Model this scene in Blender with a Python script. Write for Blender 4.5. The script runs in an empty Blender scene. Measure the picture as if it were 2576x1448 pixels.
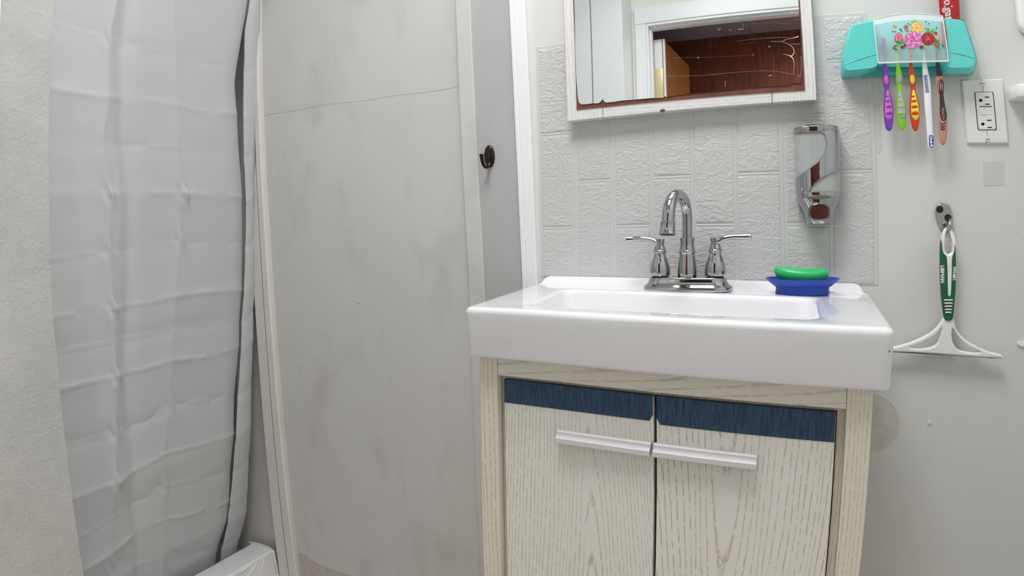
import bpy, bmesh, math, random
import numpy as np
from mathutils import Vector, noise as mnoise
random.seed(7)
SC = bpy.context.scene
COL = SC.collection
PI = math.pi

# ------------------------------------------------------------------ camera
CAM = np.array([0.51196, -1.25064, 1.01915]); YAW, PITCH, ROLL = -0.43598, -0.10401, -0.03365
LENS = (.67003, -.14424, .0892, -.02614)          # angle = polynomial of (pixel radius / 1000)
def _axes():
    f = np.array([math.sin(YAW)*math.cos(PITCH), math.cos(YAW)*math.cos(PITCH), math.sin(PITCH)])
    r0 = np.array([math.cos(YAW), -math.sin(YAW), 0.]); u0 = np.cross(r0, f)
    c, s = math.cos(ROLL), math.sin(ROLL)
    return c*r0+s*u0, -s*r0+c*u0, f
AR, AU, AF = _axes()
cam = bpy.data.cameras.new('camera'); cam_o = bpy.data.objects.new('camera', cam); COL.objects.link(cam_o)
from mathutils import Matrix
cam_o.matrix_world = Matrix(((AR[0], AU[0], -AF[0], CAM[0]), (AR[1], AU[1], -AF[1], CAM[1]), (AR[2], AU[2], -AF[2], CAM[2]), (0, 0, 0, 1)))
SC.camera = cam_o
cam.type = 'PANO'; cam.sensor_fit = 'HORIZONTAL'; cam.sensor_width = 36.0; cam.sensor_height = 36.0*1448/2576
cam.clip_start = 0.01
_k = 2576/36.0/1000
PC = cam if hasattr(cam, 'fisheye_polynomial_k1') else cam.cycles
PC.panorama_type = 'FISHEYE_LENS_POLYNOMIAL'
PC.fisheye_fov = math.radians(170)
PC.fisheye_polynomial_k0 = 0.0
for i, c in enumerate(LENS): setattr(PC, 'fisheye_polynomial_k%d' % (i+1), -c*_k**(i+1))
def ray(px, py):
    dx, dy = (px-1288)/1000, (724-py)/1000; r = math.hypot(dx, dy)+1e-12
    th = LENS[0]*r+LENS[1]*r*r+LENS[2]*r**3+LENS[3]*r**4
    return math.cos(th)*AF+math.sin(th)*(dx/r*AR+dy/r*AU)
def on(ax, v, px, py):                              # where a photo pixel meets the plane ax = v
    d = ray(px, py); i = 'xyz'.index(ax)
    return CAM+(v-CAM[i])/d[i]*d
def W(px, py, y=0.0):
    p = on('y', y, px, py); return (p[0], p[2])

# ------------------------------------------------------------------ light
wd = bpy.data.worlds.new('world'); SC.world = wd; wd.use_nodes = True
wd.node_tree.nodes['Background'].inputs[0].default_value = (.9, .95, 1, 1)
wd.node_tree.nodes['Background'].inputs[1].default_value = 0.0
VS = SC.view_settings
VS.view_transform = 'Standard'; VS.look = 'None'; VS.exposure = 0.12; VS.gamma = 1.0; VS.use_curve_mapping = False
SC.display_settings.display_device = 'sRGB'
SC.cycles.use_light_tree = False; SC.cycles.max_bounces = 7; SC.cycles.diffuse_bounces = 5; SC.cycles.glossy_bounces = 4; SC.cycles.transmission_bounces = 3; SC.cycles.transparent_max_bounces = 6
SC.cycles.caustics_reflective = False; SC.cycles.caustics_refractive = False
ADDED_CEIL, ADDED_VAN, ADDED_HALL = 17.5, 1.2, 18.0  # powers of the three added lamps
def area(name, loc, rot, sx, sy, power, col=(1, 1, 1), spread=180):
    l = bpy.data.lights.new(name, 'AREA'); l.shape = 'RECTANGLE'; l.size = sx; l.size_y = sy; l.energy = power; l.color = col
    o = bpy.data.objects.new(name, l); o.location = loc; o.rotation_euler = rot; COL.objects.link(o); return o
area('added_ceiling_light', (0.22, -.80, 2.39), (0, 0, 0), .55, .55, ADDED_CEIL, (1, 1, 1))  # lamp added out of view as the main room light
area('added_vanity_light', (0.31, -0.145, 1.93), (math.radians(-18), 0, 0), .55, .09, ADDED_VAN, (1, 1, 1))  # light bar added out of view for the soft shade under the mirror
area('added_hall_light', (1.0, -2.35, 2.07), (0, 0, 0), .2, .2, ADDED_HALL, (1, .93, .85))  # lamp added out of view to brighten the hall in the mirror

# ------------------------------------------------------------------ materials
class NT:
    def __init__(s, name):
        s.m = bpy.data.materials.new(name); s.m.use_nodes = True; s.t = s.m.node_tree; s.n = s.t.nodes; s.b = s.n['Principled BSDF']; s._co = None
    def new(s, typ, ins=None, **kw):
        n = s.n.new(typ)
        for k, v in kw.items(): setattr(n, k, v)
        for k, v in (ins or {}).items(): s.put(n.inputs[k], v)
        return n
    def put(s, sock, v):
        if hasattr(v, 'is_output'): s.t.links.new(v, sock)
        else: sock.default_value = v
    def co(s):
        if s._co is None: s._co = s.new('ShaderNodeNewGeometry').outputs['Position']
        return s._co
    def scaled(s, sc, off=(0, 0, 0)):
        return s.new('ShaderNodeMapping', {'Vector': s.co(), 'Scale': sc, 'Location': off}).outputs[0]
    def noise(s, scale=(1, 1, 1), detail=3, rough=.5, off=(0, 0, 0), dist=0, out=0):
        return s.new('ShaderNodeTexNoise', {'Vector': s.scaled(scale, off), 'Scale': 1.0, 'Detail': detail, 'Roughness': rough, 'Distortion': dist}).outputs[out]
    def math(s, op, a, b=0.0, c=0.0, clamp=False):
        n = s.new('ShaderNodeMath', operation=op); n.use_clamp = clamp
        for i, v in enumerate((a, b, c)): s.put(n.inputs[i], v)
        return n.outputs[0]
    def ramp(s, f, stops, interp='LINEAR'):
        n = s.new('ShaderNodeValToRGB', {'Fac': f}); cr = n.color_ramp; cr.interpolation = interp
        while len(cr.elements) < len(stops): cr.elements.new(1)
        for e, (p, c) in zip(cr.elements, stops):
            e.position = p; e.color = (c, c, c, 1) if not hasattr(c, '__len__') else (*c[:3], 1)
        return n.outputs[0]
    def mix(s, f, a, b, mode='MIX'):
        n = s.new('ShaderNodeMix', data_type='RGBA', blend_type=mode)
        def rgba(v): return v if hasattr(v, 'is_output') else (*v, 1)
        s.put(n.inputs[0], f); s.put(n.inputs[6], rgba(a)); s.put(n.inputs[7], rgba(b)); return n.outputs[2]
    def bump(s, h, strength=.3, dist=.002):
        n = s.new('ShaderNodeBump', {'Height': h, 'Strength': strength, 'Distance': dist}); s.put(s.b.inputs['Normal'], n.outputs[0]); return n
    def base(s, v): s.put(s.b.inputs['Base Color'], v if hasattr(v, 'is_output') else (*v, 1)); return s
    def set(s, **kw):
        for k, v in kw.items(): s.put(s.b.inputs[k.replace('_', ' ')], v)
        return s
M = {}
def simple(name, col, rough=.5, metal=0., var=.06, bump=0., scale=60, **kw):
    t = NT(name)
    f = t.noise((scale,)*3, 1)
    a = tuple(c*(1-var) for c in col); b = tuple(min(1, c*(1+var)) for c in col)
    t.base(t.mix(f, a, b)).set(Roughness=rough, Metallic=metal, **kw)
    if bump: t.bump(f, bump, .001)
    M[name] = t.m; return t
def srgb(r, g, b):
    f = lambda c: (c/255/12.92 if c/255 <= .04045 else ((c/255+.055)/1.055)**2.4)
    return (f(r), f(g), f(b))

# painted walls
def paint(name, col, smudge, sm_amt, rough=.55, bumpy=.15, vert=1.0):
    t = NT(name)
    big = t.noise((3.0, 3.0, 3.0*vert), 2, .6)
    sm = t.ramp(t.noise((7, 7, 4.2), 3, .55, (3.1, 0, 1.7)), [(.54, 0), (.76, 1)])
    c = t.mix(t.ramp(big, [(.3, 0), (.7, 1)]), tuple(x*.965 for x in col), tuple(min(1, x*1.03) for x in col))
    c = t.mix(t.math('MULTIPLY', sm, sm_amt), c, smudge)
    t.base(c).set(Roughness=rough)
    t.bump(t.noise((70, 70, 70), 2), bumpy, .0015)
    M[name] = t.m; return t
paint('wall_paint', (.66, .66, .645), (.55, .545, .52), .3)
paint('panel_paint', (.60, .597, .58), (.42, .41, .385), .6, .5, .08)
paint('batten_paint', (.45, .45, .452), (.38, .376, .37), .35, .42, .12)
paint('white_trim', (.84, .85, .855), (.80, .79, .75), .15, .35, .05)
paint('room_white', (.74, .76, .765), (.72, .71, .68), .15, .5, .06)
paint('cream_paint', (.82, .80, .70), (.74, .71, .6), .15, .5, .06)
paint('shower_plastic', (.62, .61, .59), (.5, .49, .47), .3, .35, .02)
paint('molding_paint', (.70, .69, .64), (.50, .47, .40), .45, .4, .05)
t = NT('plaster')
t.base(t.mix(t.ramp(t.noise((9, 9, 9), 5, .6), [(.3, 0), (.7, 1)]), (.44, .44, .42), (.52, .515, .495))).set(Roughness=.8)
t.bump(t.math('ADD', t.noise((120, 120, 120), 2, .65), t.noise((34, 34, 34), 2)), .55, .003); M['plaster'] = t.m
# embossed vinyl sheet
t = NT('embossed_vinyl')
wr = t.new('ShaderNodeTexNoise', {'Vector': t.scaled((27, 27, 62)), 'Scale': 1.0, 'Detail': 3.0, 'Roughness': .55, 'Distortion': 1.6}).outputs[0]
rid = t.math('ABSOLUTE', t.math('SUBTRACT', wr, .5))
rid = t.math('SUBTRACT', 1.0, t.math('MULTIPLY', rid, 6.0), clamp=True)
big = t.new('ShaderNodeTexNoise', {'Vector': t.scaled((15, 15, 20), (4, 2, 1)), 'Scale': 1.0, 'Detail': 1.0, 'Distortion': 2.2}).outputs[0]
rb = t.math('SUBTRACT', 1.0, t.math('MULTIPLY', t.math('ABSOLUTE', t.math('SUBTRACT', big, .5)), 14.0), clamp=True)
t.base((.58, .58, .575)).set(Roughness=.42)
t.bump(t.math('ADD', rid, t.math('MULTIPLY', rb, .9)), .34, .0022); M['embossed_vinyl'] = t.m
simple('vinyl_flat', (.60, .60, .595), .38, var=.02)
simple('porcelain', (.82, .825, .845), .09, var=.01, Coat_Weight=.6, Coat_Roughness=.04)
simple('chrome', (.44, .445, .46), .045, 1.0, var=.03)
simple('satin_aluminium', (.74, .74, .74), .5, .35, var=.03)
simple('bronze_black', (.018, .011, .010), .22, .4, var=.3)
simple('black_rubber', (.012, .012, .013), .5)
simple('dark_gap', (.01, .01, .01), .8)
simple('teal_plastic', srgb(98, 210, 204), .32, var=.03)
simple('teal_inner', srgb(76, 184, 178), .4, var=.03)
simple('soap_green', srgb(48, 190, 110), .28, var=.08, scale=120, Subsurface_Weight=.15)
simple('dish_blue', srgb(28, 66, 172), .38, var=.04)
simple('white_plastic', (.86, .86, .86), .3, var=.02)
simple('offwhite_plastic', (.80, .80, .78), .35, var=.02)
simple('outlet_plastic', (.76, .76, .73), .35, var=.02)
simple('green_rubber', srgb(22, 92, 50), .4, var=.06)
simple('red_tube', srgb(170, 12, 12), .3, var=.05)
for n, c in dict(purple=(118, 66, 176), pink=(214, 104, 190), lime=(138, 204, 40), lilac=(176, 166, 206), orange_red=(206, 62, 16), yellow=(238, 222, 62),
                 brush_white=(236, 238, 242), navy=(30, 46, 150), charcoal=(48, 48, 52), tan=(190, 140, 118), bristle_blue=(70, 110, 210), bristle_white=(225, 230, 235),
                 rose_pink=(214, 110, 190), rose_pink_light=(238, 170, 220), rose_red=(190, 40, 52), rose_red_dark=(140, 24, 40), tulip=(216, 70, 110), tulip_light=(238, 150, 170),
                 rose_orange=(240, 180, 90), rose_yellow=(248, 214, 140), leaf_green=(96, 180, 60), leaf_dark=(50, 130, 80), berry=(120, 50, 48), bud=(228, 190, 90)).items():
    simple(n, srgb(*c), .35, var=.03)
simple('olive_window', (.13, .14, .10), .2)
simple('screw_steel', (.7, .7, .68), .3, .8)
simple('drywall', (.575, .57, .53), .85, var=.16, scale=45, bump=.3)
simple('mark_grey', (.585, .585, .57), .7, var=.05)
simple('nail_dark', (.06, .05, .045), .6)
simple('paper_peel', (.82, .81, .78), .6)
simple('floor_vinyl', (.70, .67, .63), .5, var=.15, scale=8)
simple('mold_stain', (.52, .49, .44), .8, var=.2, scale=70)
simple('lamp_metal', (.6, .6, .6), .3, .8)
t = NT('added_lamp_glow'); t.base((1, 1, 1)).set(Emission_Color=(1, 1, 1, 1), Emission_Strength=2.0); M['added_lamp_glow'] = t.m  # glowing faces of the added lamps
t = NT('mirror_silver'); t.base((.86, .89, .89)).set(Metallic=1.0, Roughness=.012); M['mirror_silver'] = t.m
t = NT('mirror_backing')
t.base(t.mix(t.ramp(t.noise((40, 40, 40), 4, .6), [(.3, 0), (.7, 1)]), (.09, .032, .026), (.22, .062, .04))).set(Roughness=.6); M['mirror_backing'] = t.m
simple('scratch_white', (.72, .74, .76), .5)
# frosted plastics
t = NT('frosted_cover'); t.base((.86, .93, .97)).set(Roughness=.28, Alpha=.34); M['frosted_cover'] = t.m
t = NT('frosted_rim'); t.base((.86, .92, .94)).set(Roughness=.3, Alpha=.82); M['frosted_rim'] = t.m
t = NT('smoked_window'); t.base(t.mix(t.noise((20, 20, 20), 2), (.34, .37, .37), (.46, .49, .47))).set(Roughness=.2, Subsurface_Weight=.1); M['smoked_window'] = t.m
# curtain
t = NT('curtain_plastic'); t.base((.68, .683, .70)).set(Roughness=.42)
t.bump(t.math('ADD', t.noise((90, 90, 90), 3), t.math('MULTIPLY', t.noise((700, 700, 700), 1), .3)), .12, .001)
tr = t.new('ShaderNodeBsdfTranslucent', {'Color': (.7, .7, .72, 1)}); mx = t.new('ShaderNodeMixShader', {0: .22})
t.t.links.new(t.b.outputs[0], mx.inputs[1]); t.t.links.new(tr.outputs[0], mx.inputs[2])
t.t.links.new(mx.outputs[0], t.n['Material Output'].inputs[0]); M['curtain_plastic'] = t.m
# white-washed oak laminate: long broken pores with cathedral arches
def oak(name, xc, K, N, slope, base=(.83, .815, .765), line=(.44, .375, .25), axis='z', amt=.8, zoff=0., white=False):
    t = NT(name)
    sep = t.new('ShaderNodeSeparateXYZ', {0: t.co()})
    X, Z = (sep.outputs[0], sep.outputs[2]) if axis == 'z' else (sep.outputs[2], sep.outputs[0])
    sc = (14, 14, 1.6) if axis == 'z' else (1.6, 14, 14)
    wob = t.math('SUBTRACT', t.noise(sc, 3, .5), .5)
    dx = t.math('ADD', t.math('SUBTRACT', X, xc), t.math('MULTIPLY', wob, .035))
    f = t.math('SQRT', t.math('ADD', t.math('MULTIPLY', dx, dx), K))
    f = t.math('ADD', t.math('MULTIPLY', f, N), t.math('MULTIPLY', t.math('ADD', Z, zoff), slope))
    fr = t.math('FRACT', f)
    tri = t.math('ABSOLUTE', t.math('SUBTRACT', fr, .5))
    ln = t.ramp(tri, [(.0, 1), (.055, .9), (.15, 0)])
    ds = (420, 420, 75) if axis == 'z' else (75, 420, 420)
    dash = t.ramp(t.noise(ds, 2, .6), [(.40, 0), (.52, 1)])
    wv = t.ramp(t.noise((5, 5, 2.5), 3), [(.32, .55), (.65, 1)])
    m = t.math('MULTIPLY', t.math('MULTIPLY', ln, dash), t.math('MULTIPLY', wv, amt))
    bt = t.mix(t.noise((4, 4, 4), 3), tuple(c*.95 for c in base), tuple(min(1, c*1.04) for c in base))
    t.base(t.mix(m, bt, line)).set(Roughness=.42)
    t.bump(m, -.25, .0006); M[name] = t.m
oak('oak_door_a', .205, .00025, 150, 9)
oak('oak_door_b', .42, .0004, 120, -6)
oak('oak_post', .9, .0002, 135, 0, base=(.78, .745, .645), line=(.42, .34, .21))
oak('oak_rail', .80, .0001, 60, 7, axis='x', base=(.77, .745, .67), line=(.45, .36, .22), amt=.65)
oak('oak_frame_v', .95, .0002, 150, 0, base=(.74, .735, .72), line=(.40, .38, .35), amt=.6)
oak('oak_frame_h', .2, .0002, 150, 0, axis='x', base=(.74, .735, .72), line=(.40, .38, .35), amt=.55)
t = NT('navy_grasscloth')
st = t.noise((900, 900, 14), 3, .7); st2 = t.noise((330, 330, 40), 2, .6)
t.base(t.mix(t.ramp(t.math('ADD', t.math('MULTIPLY', st, .6), t.math('MULTIPLY', st2, .4)), [(.36, 0), (.72, 1)]), srgb(6, 30, 56), srgb(64, 100, 136))).set(Roughness=.5)
t.bump(st, .4, .0006); M['navy_grasscloth'] = t.m
def wood(name, a, b, rough=.35, seam=None):
    t = NT(name)
    g = t.noise((55, 55, 3), 4, .6, dist=.6)
    t.base(t.mix(t.ramp(g, [(.3, 0), (.7, 1)]), a, b)).set(Roughness=rough); M[name] = t.m
wood('hall_wood', (.07, .018, .010), (.16, .046, .024), .3)
wood('door_wood', (.20, .075, .02), (.32, .13, .04), .35)
simple('hall_ceiling', (.34, .31, .35), .6, var=.15, scale=20)
simple('hinge_yellowed', (.70, .60, .33), .4, .2, var=.15, scale=150)

# ------------------------------------------------------------------ mesh helpers
class MB:
    def __init__(s): s.v = []; s.f = []; s.mi = []; s.mats = []; s.cur = 0
    def mat(s, name):
        if name not in s.mats: s.mats.append(name)
        s.cur = s.mats.index(name); return s
    def add(s, vs, fs):
        o = len(s.v); s.v += [tuple(map(float, p)) for p in vs]
        for f in fs: s.f.append([i+o for i in f]); s.mi.append(s.cur)
        return s
    def box(s, x0, x1, y0, y1, z0, z1, bev=0., seg=2):
        if bev <= 0:
            vs = [(x, y, z) for z in (z0, z1) for y in (y0, y1) for x in (x0, x1)]
            return s.add(vs, [(0, 2, 3, 1), (4, 5, 7, 6), (0, 1, 5, 4), (2, 6, 7, 3), (0, 4, 6, 2), (1, 3, 7, 5)])
        bm = bmesh.new(); bmesh.ops.create_cube(bm, size=1)
        for v in bm.verts: v.co = Vector(((x0+x1)/2+v.co.x*(x1-x0), (y0+y1)/2+v.co.y*(y1-y0), (z0+z1)/2+v.co.z*(z1-z0)))
        bmesh.ops.bevel(bm, geom=bm.edges[:], offset=bev, segments=seg, profile=.5, affect='EDGES')
        return s.bm(bm)
    def bm(s, bm):
        bm.verts.index_update()
        s.add([v.co for v in bm.verts], [[v.index for v in f.verts] for f in bm.faces]); bm.free(); return s
    def loops(s, loops, cap0=True, cap1=True, closed=True):
        n = len(loops[0]); o = len(s.v); vs = [p for l in loops for p in l]; fs = []
        for k in range(len(loops)-1):
            for i in range(n if closed else n-1):
                j = (i+1) % n; fs.append((k*n+i, k*n+j, (k+1)*n+j, (k+1)*n+i))
        if cap0: fs.append(tuple(range(n))[::-1])
        if cap1: fs.append(tuple((len(loops)-1)*n+i for i in range(n)))
        return s.add(vs, fs)
    def lathe(s, prof, c, n=32, sx=1., sy=1., axis='z'):
        L = []
        for r, h in prof:
            ring = []
            for i in range(n):
                a = 2*PI*i/n; u, w = r*math.cos(a)*sx, r*math.sin(a)*sy
                ring.append({'z': (c[0]+u, c[1]+w, c[2]+h), 'y': (c[0]+u, c[1]-h, c[2]+w), 'x': (c[0]+h, c[1]+u, c[2]+w)}[axis])
            L.append(ring)
        return s.loops(L)
    def tube(s, path, rad, n=12, flat=None):
        P = [Vector(p) for p in path]; L = []
        rad = rad if hasattr(rad, '__len__') else [rad]*len(P)
        t0 = (P[1]-P[0]).normalized(); up = Vector((0, 0, 1)) if abs(t0.z) < .9 else Vector((0, -1, 0))
        nrm = (up-t0*up.dot(t0)).normalized()
        for i, p in enumerate(P):
            t_ = (P[min(i+1, len(P)-1)]-P[max(i-1, 0)]).normalized()
            nrm = (nrm-t_*nrm.dot(t_)).normalized(); b = t_.cross(nrm)
            fl = flat[i] if flat else 1.0
            L.append([p+nrm*(rad[i]*fl*math.sin(2*PI*k/n))+b*(rad[i]*math.cos(2*PI*k/n)) for k in range(n)])
        return s.loops(L)
    def ell(s, c, r, nu=20, nv=10):
        L = []
        for j in range(nv+1):
            a = -PI/2+PI*j/nv; ca, sa = max(math.cos(a), 1e-4), math.sin(a)
            L.append([(c[0]+r[0]*ca*math.cos(2*PI*i/nu), c[1]+r[1]*ca*math.sin(2*PI*i/nu), c[2]+r[2]*sa) for i in range(nu)])
        return s.loops(L)
    def grid(s, fn, nu, nv):
        vs = [fn(i/nu, j/nv) for j in range(nv+1) for i in range(nu+1)]
        return s.add(vs, [(j*(nu+1)+i, j*(nu+1)+i+1, (j+1)*(nu+1)+i+1, (j+1)*(nu+1)+i) for j in range(nv) for i in range(nu)])
    def warp(s, fn): s.v = [fn(*p) for p in s.v]; return s
def shape2d(outlines, thick, bev=0., res=2, smooth=False):
    """fill outlines (first one outside, the rest holes) in x,z and give them thickness; returns verts, faces in (x, y, z), front at y = -thick/2"""
    cu = bpy.data.curves.new('tmp', 'CURVE'); cu.dimensions = '2D'; cu.fill_mode = 'BOTH'; cu.extrude = max(thick/2-bev, 0.00001); cu.bevel_depth = bev; cu.bevel_resolution = res; cu.offset = -bev
    for ol in outlines:
        sp = cu.splines.new('POLY'); sp.points.add(len(ol)-1); sp.use_cyclic_u = True
        for p, q in zip(sp.points, ol): p.co = (q[0], q[1], 0, 1)
    return _curve_mesh(cu)
def _curve_mesh(cu):
    o = bpy.data.objects.new('tmp', cu); COL.objects.link(o)
    dg = bpy.context.evaluated_depsgraph_get(); me = bpy.data.meshes.new_from_object(o.evaluated_get(dg))
    vs = [(v.co.x, -v.co.z, v.co.y) for v in me.vertices]; fs = [tuple(p.vertices) for p in me.polygons]
    bpy.data.objects.remove(o); bpy.data.curves.remove(cu); bpy.data.meshes.remove(me)
    return vs, fs
def text(body, size, thick=.0003, bold=0.):
    cu = bpy.data.curves.new('tmp', 'FONT'); cu.body = body; cu.size = size; cu.extrude = thick/2; cu.align_x = 'CENTER'; cu.align_y = 'CENTER'; cu.offset = bold; cu.resolution_u = 3
    return _curve_mesh(cu)
def cr(pts, n=6, closed=False):                      # Catmull-Rom through 2D/3D points
    P = [np.array(p, float) for p in pts]; out = []; m = len(P)
    for i in range(m if closed else m-1):
        g = lambda k: P[k % m] if closed else P[min(max(k, 0), m-1)]
        a, b, c, d = g(i-1), g(i), g(i+1), g(i+2)
        for j in range(n):
            u = j/n
            out.append(tuple(.5*((2*b)+(-a+c)*u+(2*a-5*b+4*c-d)*u*u+(-a+3*b-3*c+d)*u**3)))
    if not closed: out.append(tuple(P[-1]))
    return out
ORG = {}
def obj(name, mb, mat=None, parent=None, smooth=30, kind=None, **props):
    o0 = ORG.get(parent.name, (0, 0, 0)) if parent else (0, 0, 0)
    me = bpy.data.meshes.new(name)
    me.from_pydata([(p[0]-o0[0], p[1]-o0[1], p[2]-o0[2]) for p in mb.v], [], mb.f)
    if mat: me.materials.append(M[mat])
    else:
        for n in mb.mats: me.materials.append(M[n])
        me.polygons.foreach_set('material_index', mb.mi)
    me.validate(); 
    bm = bmesh.new(); bm.from_mesh(me); bmesh.ops.recalc_face_normals(bm, faces=bm.faces[:]); bm.to_mesh(me); bm.free()
    if smooth:
        me.shade_smooth(); me.set_sharp_from_angle(angle=math.radians(smooth))
    o = bpy.data.objects.new(name, me); COL.objects.link(o)
    if parent: o.parent = parent; ORG[o.name] = o0
    if kind: o['kind'] = kind
    for k, v in props.items(): o[k] = v
    return o
def thing(name, loc, label, cat, group=None, kind=None):
    o = bpy.data.objects.new(name, None); o.location = loc; COL.objects.link(o); o.empty_display_size = .05
    ORG[o.name] = tuple(loc)
    if kind: o['kind'] = kind
    else: o['label'] = label; o['category'] = cat
    if group: o['group'] = group
    return o
def struct(name, mb, mat, parent=None, **kw): return obj(name, mb, mat, parent, kind=None if parent else 'structure', **kw)
def rrect(cx, cy, hx, hy, r, n=8):                   # rounded rectangle outline
    out = []
    for k, (sx, sy) in enumerate(((1, 1), (-1, 1), (-1, -1), (1, -1))):
        for i in range(n+1):
            a = PI/2*(k+i/n); out.append((cx+sx*(hx-r)+r*math.cos(a), cy+sy*(hy-r)+r*math.sin(a)))
    return out
def lerp(a, b, t): return a+(b-a)*t
def interp(x, xs, ys): return float(np.interp(x, xs, ys))

# ================================================================== the room
ZC = 2.45
struct('floor', MB().box(-1.85, 1.15, -2.0, .1, -.05, 0), 'floor_vinyl', smooth=0)
struct('ceiling', MB().box(-1.85, 1.15, -2.0, .1, ZC, ZC+.05), 'room_white', smooth=0)
wall_back = struct('wall_back', MB().box(-.03, 1.15, 0, .1, 0, ZC), 'wall_paint', smooth=0)
wall_center = struct('wall_center', MB().box(-.86, -.03, 0, .1, 0, ZC), 'panel_paint', smooth=0)
zs = 1.3245
def seam(x): return zs+.0022*math.sin(9*x+1)+.0012*math.sin(31*x)
def panel_piece(z0, z1, top_seam):
    xs = np.linspace(-.83, -.15, 30); mb = MB()
    lo = [(x, seam(x)+.0003 if not top_seam else z0) for x in xs]; hi = [(x, seam(x)-.0003 if top_seam else z1) for x in xs]
    ol = lo+hi[::-1]; n = len(ol)
    mb.loops([[(x, 0, z) for x, z in ol], [(x, -.0009, z) for x, z in ol], [(x, -.0012, z) for x, z in ol]], cap0=False)
    return mb
obj('panel', panel_piece(0, 0, True), 'panel_paint', wall_center, smooth=0)
obj('panel', panel_piece(0, ZC, False), 'panel_paint', wall_center, smooth=0)
def blob(pts, y, th, n=5):                            # an irregular flat patch lying on a wall
    ol = [W(px, py, y) for px, py in cr(pts, n, True)]; vs, fs = shape2d([ol], th)
    return MB().add([(a, b+y, c) for a, b, c in vs], fs)
obj('mold_stain', blob([(744, 1392), (770, 1398), (800, 1418), (850, 1436), (890, 1452), (840, 1475), (760, 1470), (738, 1440)], -.0015, .0004), 'mold_stain', wall_center)
def strip(name, tl, bl, tr, br, y, back, mat, bev=.0015, parent=None, z0=0., z1=ZC):
    """an upright board whose two front edges pass through the given photo pixels on the plane y"""
    def edge(a, b):
        (xa, za), (xb, zb) = W(*a, y), W(*b, y); return lambda z: xa+(xb-xa)*(z-za)/(zb-za)
    L, R = edge(tl, bl), edge(tr, br); mb = MB(); lps = []
    for z in (z0, z1):
        l, r = L(z), R(z)
        lps.append([(l, back, z), (l, y+bev, z), (l+bev, y, z), (r-bev, y, z), (r, y+bev, z), (r, back, z)])
    mb.loops(lps)
    return (obj(name, mb, mat, parent, smooth=0) if parent else struct(name, mb, mat, smooth=0))
strip('trim_1', (1145, 0), (1180, 751), (1181, 0), (1219.5, 749), -.017, 0, 'panel_paint')
hookboard = strip('trim_2', (1181.5, 0), (1220, 749), (1292, 0), (1327, 726), -.010, 0, 'batten_paint', .0008)
wt = strip('trim_3', (1279.5, 0), (1314, 726), (1289, 0), (1324, 726), -.017, 0, 'white_trim')
strip('bead', (1289.5, 0), (1324.5, 726), (1319, 0), (1350.6, 714), -.0155, 0, 'white_trim', parent=wt)
cm = strip('trim_4', (618, 278), (700, 1424), (637, 278), (722, 1424), -.012, .02, 'molding_paint')
strip('bead', (637.5, 278), (722.5, 1424), (652, 278), (743, 1424), -.018, 0, 'molding_paint', .004, cm)

# nail holes and paint chips
def ring_nail(px, py, r, parent, y=-.0013):
    x, z = W(px, py, y); mb = MB().mat('paper_peel').lathe([(r, 0), (r*.8, .0008), (.0001, .0008)], (x, y, z), 14, axis='y')
    mb.mat('nail_dark').lathe([(r*.55, .0006), (r*.5, .0012), (.0001, .0012)], (x, y, z), 10, sx=.75, axis='y')
    obj('nail_hole', mb, None, parent)
for q in [(903, 760, .0035), (932, 1295, .0033), (745, 693, .0016), (747, 752, .001), (938, 840, .0012), (832, 1207, .0012), (691, 990, .0015)]: ring_nail(*q, wall_center)
for q in [(1201, 20), (1226, 20), (1261, 12), (1251, 211), (1273, 211), (1258, 385), (1275, 388), (1289, 502), (1251, 507), (1226, 530), (1214, 225)]: ring_nail(*q, .0011, hookboard, -.0102)
for q in [(2343, 278, .002), (2206, 1026, .002), (2353, 404, .001), (2557, 582, .001), (2232, 884, .0001)][:4]: ring_nail(*q, wall_back, -.0003)
random.seed(3)
circ = [(2197+66*math.cos(a)*1.0+random.uniform(-1.2, 1.2), 1064+70*math.sin(a)+random.uniform(-1.2, 1.2)) for a in np.linspace(0, 2*PI, 70)[:-1]]
obj('bare_patch', blob(circ, -.0003, .0006, 1), 'drywall', wall_back)
obj('paint_peel', blob([(2212, 995), (2222, 1000), (2240, 1012), (2254, 1030), (2250, 1022), (2236, 1008), (2220, 998)], -.0012, .0006, 2), 'paper_peel', wall_back)
obj('tape_mark', blob([(2473, 406), (2526, 405), (2528, 467), (2475, 467)], -.0002, .0003, 1), 'mark_grey', wall_back)
obj('paint_drip', MB().ell((*[W(2338, 1063)[0]], -.0002, W(2338, 1063)[1]), (.0035, .0025, .005)), 'wall_paint', wall_back)
obj('paint_chip', blob([(2558, 862), (2568, 858), (2590, 860), (2590, 872), (2566, 869)], -.002, .004, 3), 'white_plastic', wall_back)
obj('scuff_mark', blob([(2196, 272), (2213, 268), (2218, 330), (2220, 372), (2206, 384), (2200, 330)], -.0002, .0003, 3), 'mark_grey', wall_back)

# shower side
struct('wall_shower', MB().box(-1.85, -.83, .02, .1, 0, ZC).box(-1.85, -1.75, -2.0, .02, 0, ZC), 'shower_plastic', smooth=0)
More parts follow.
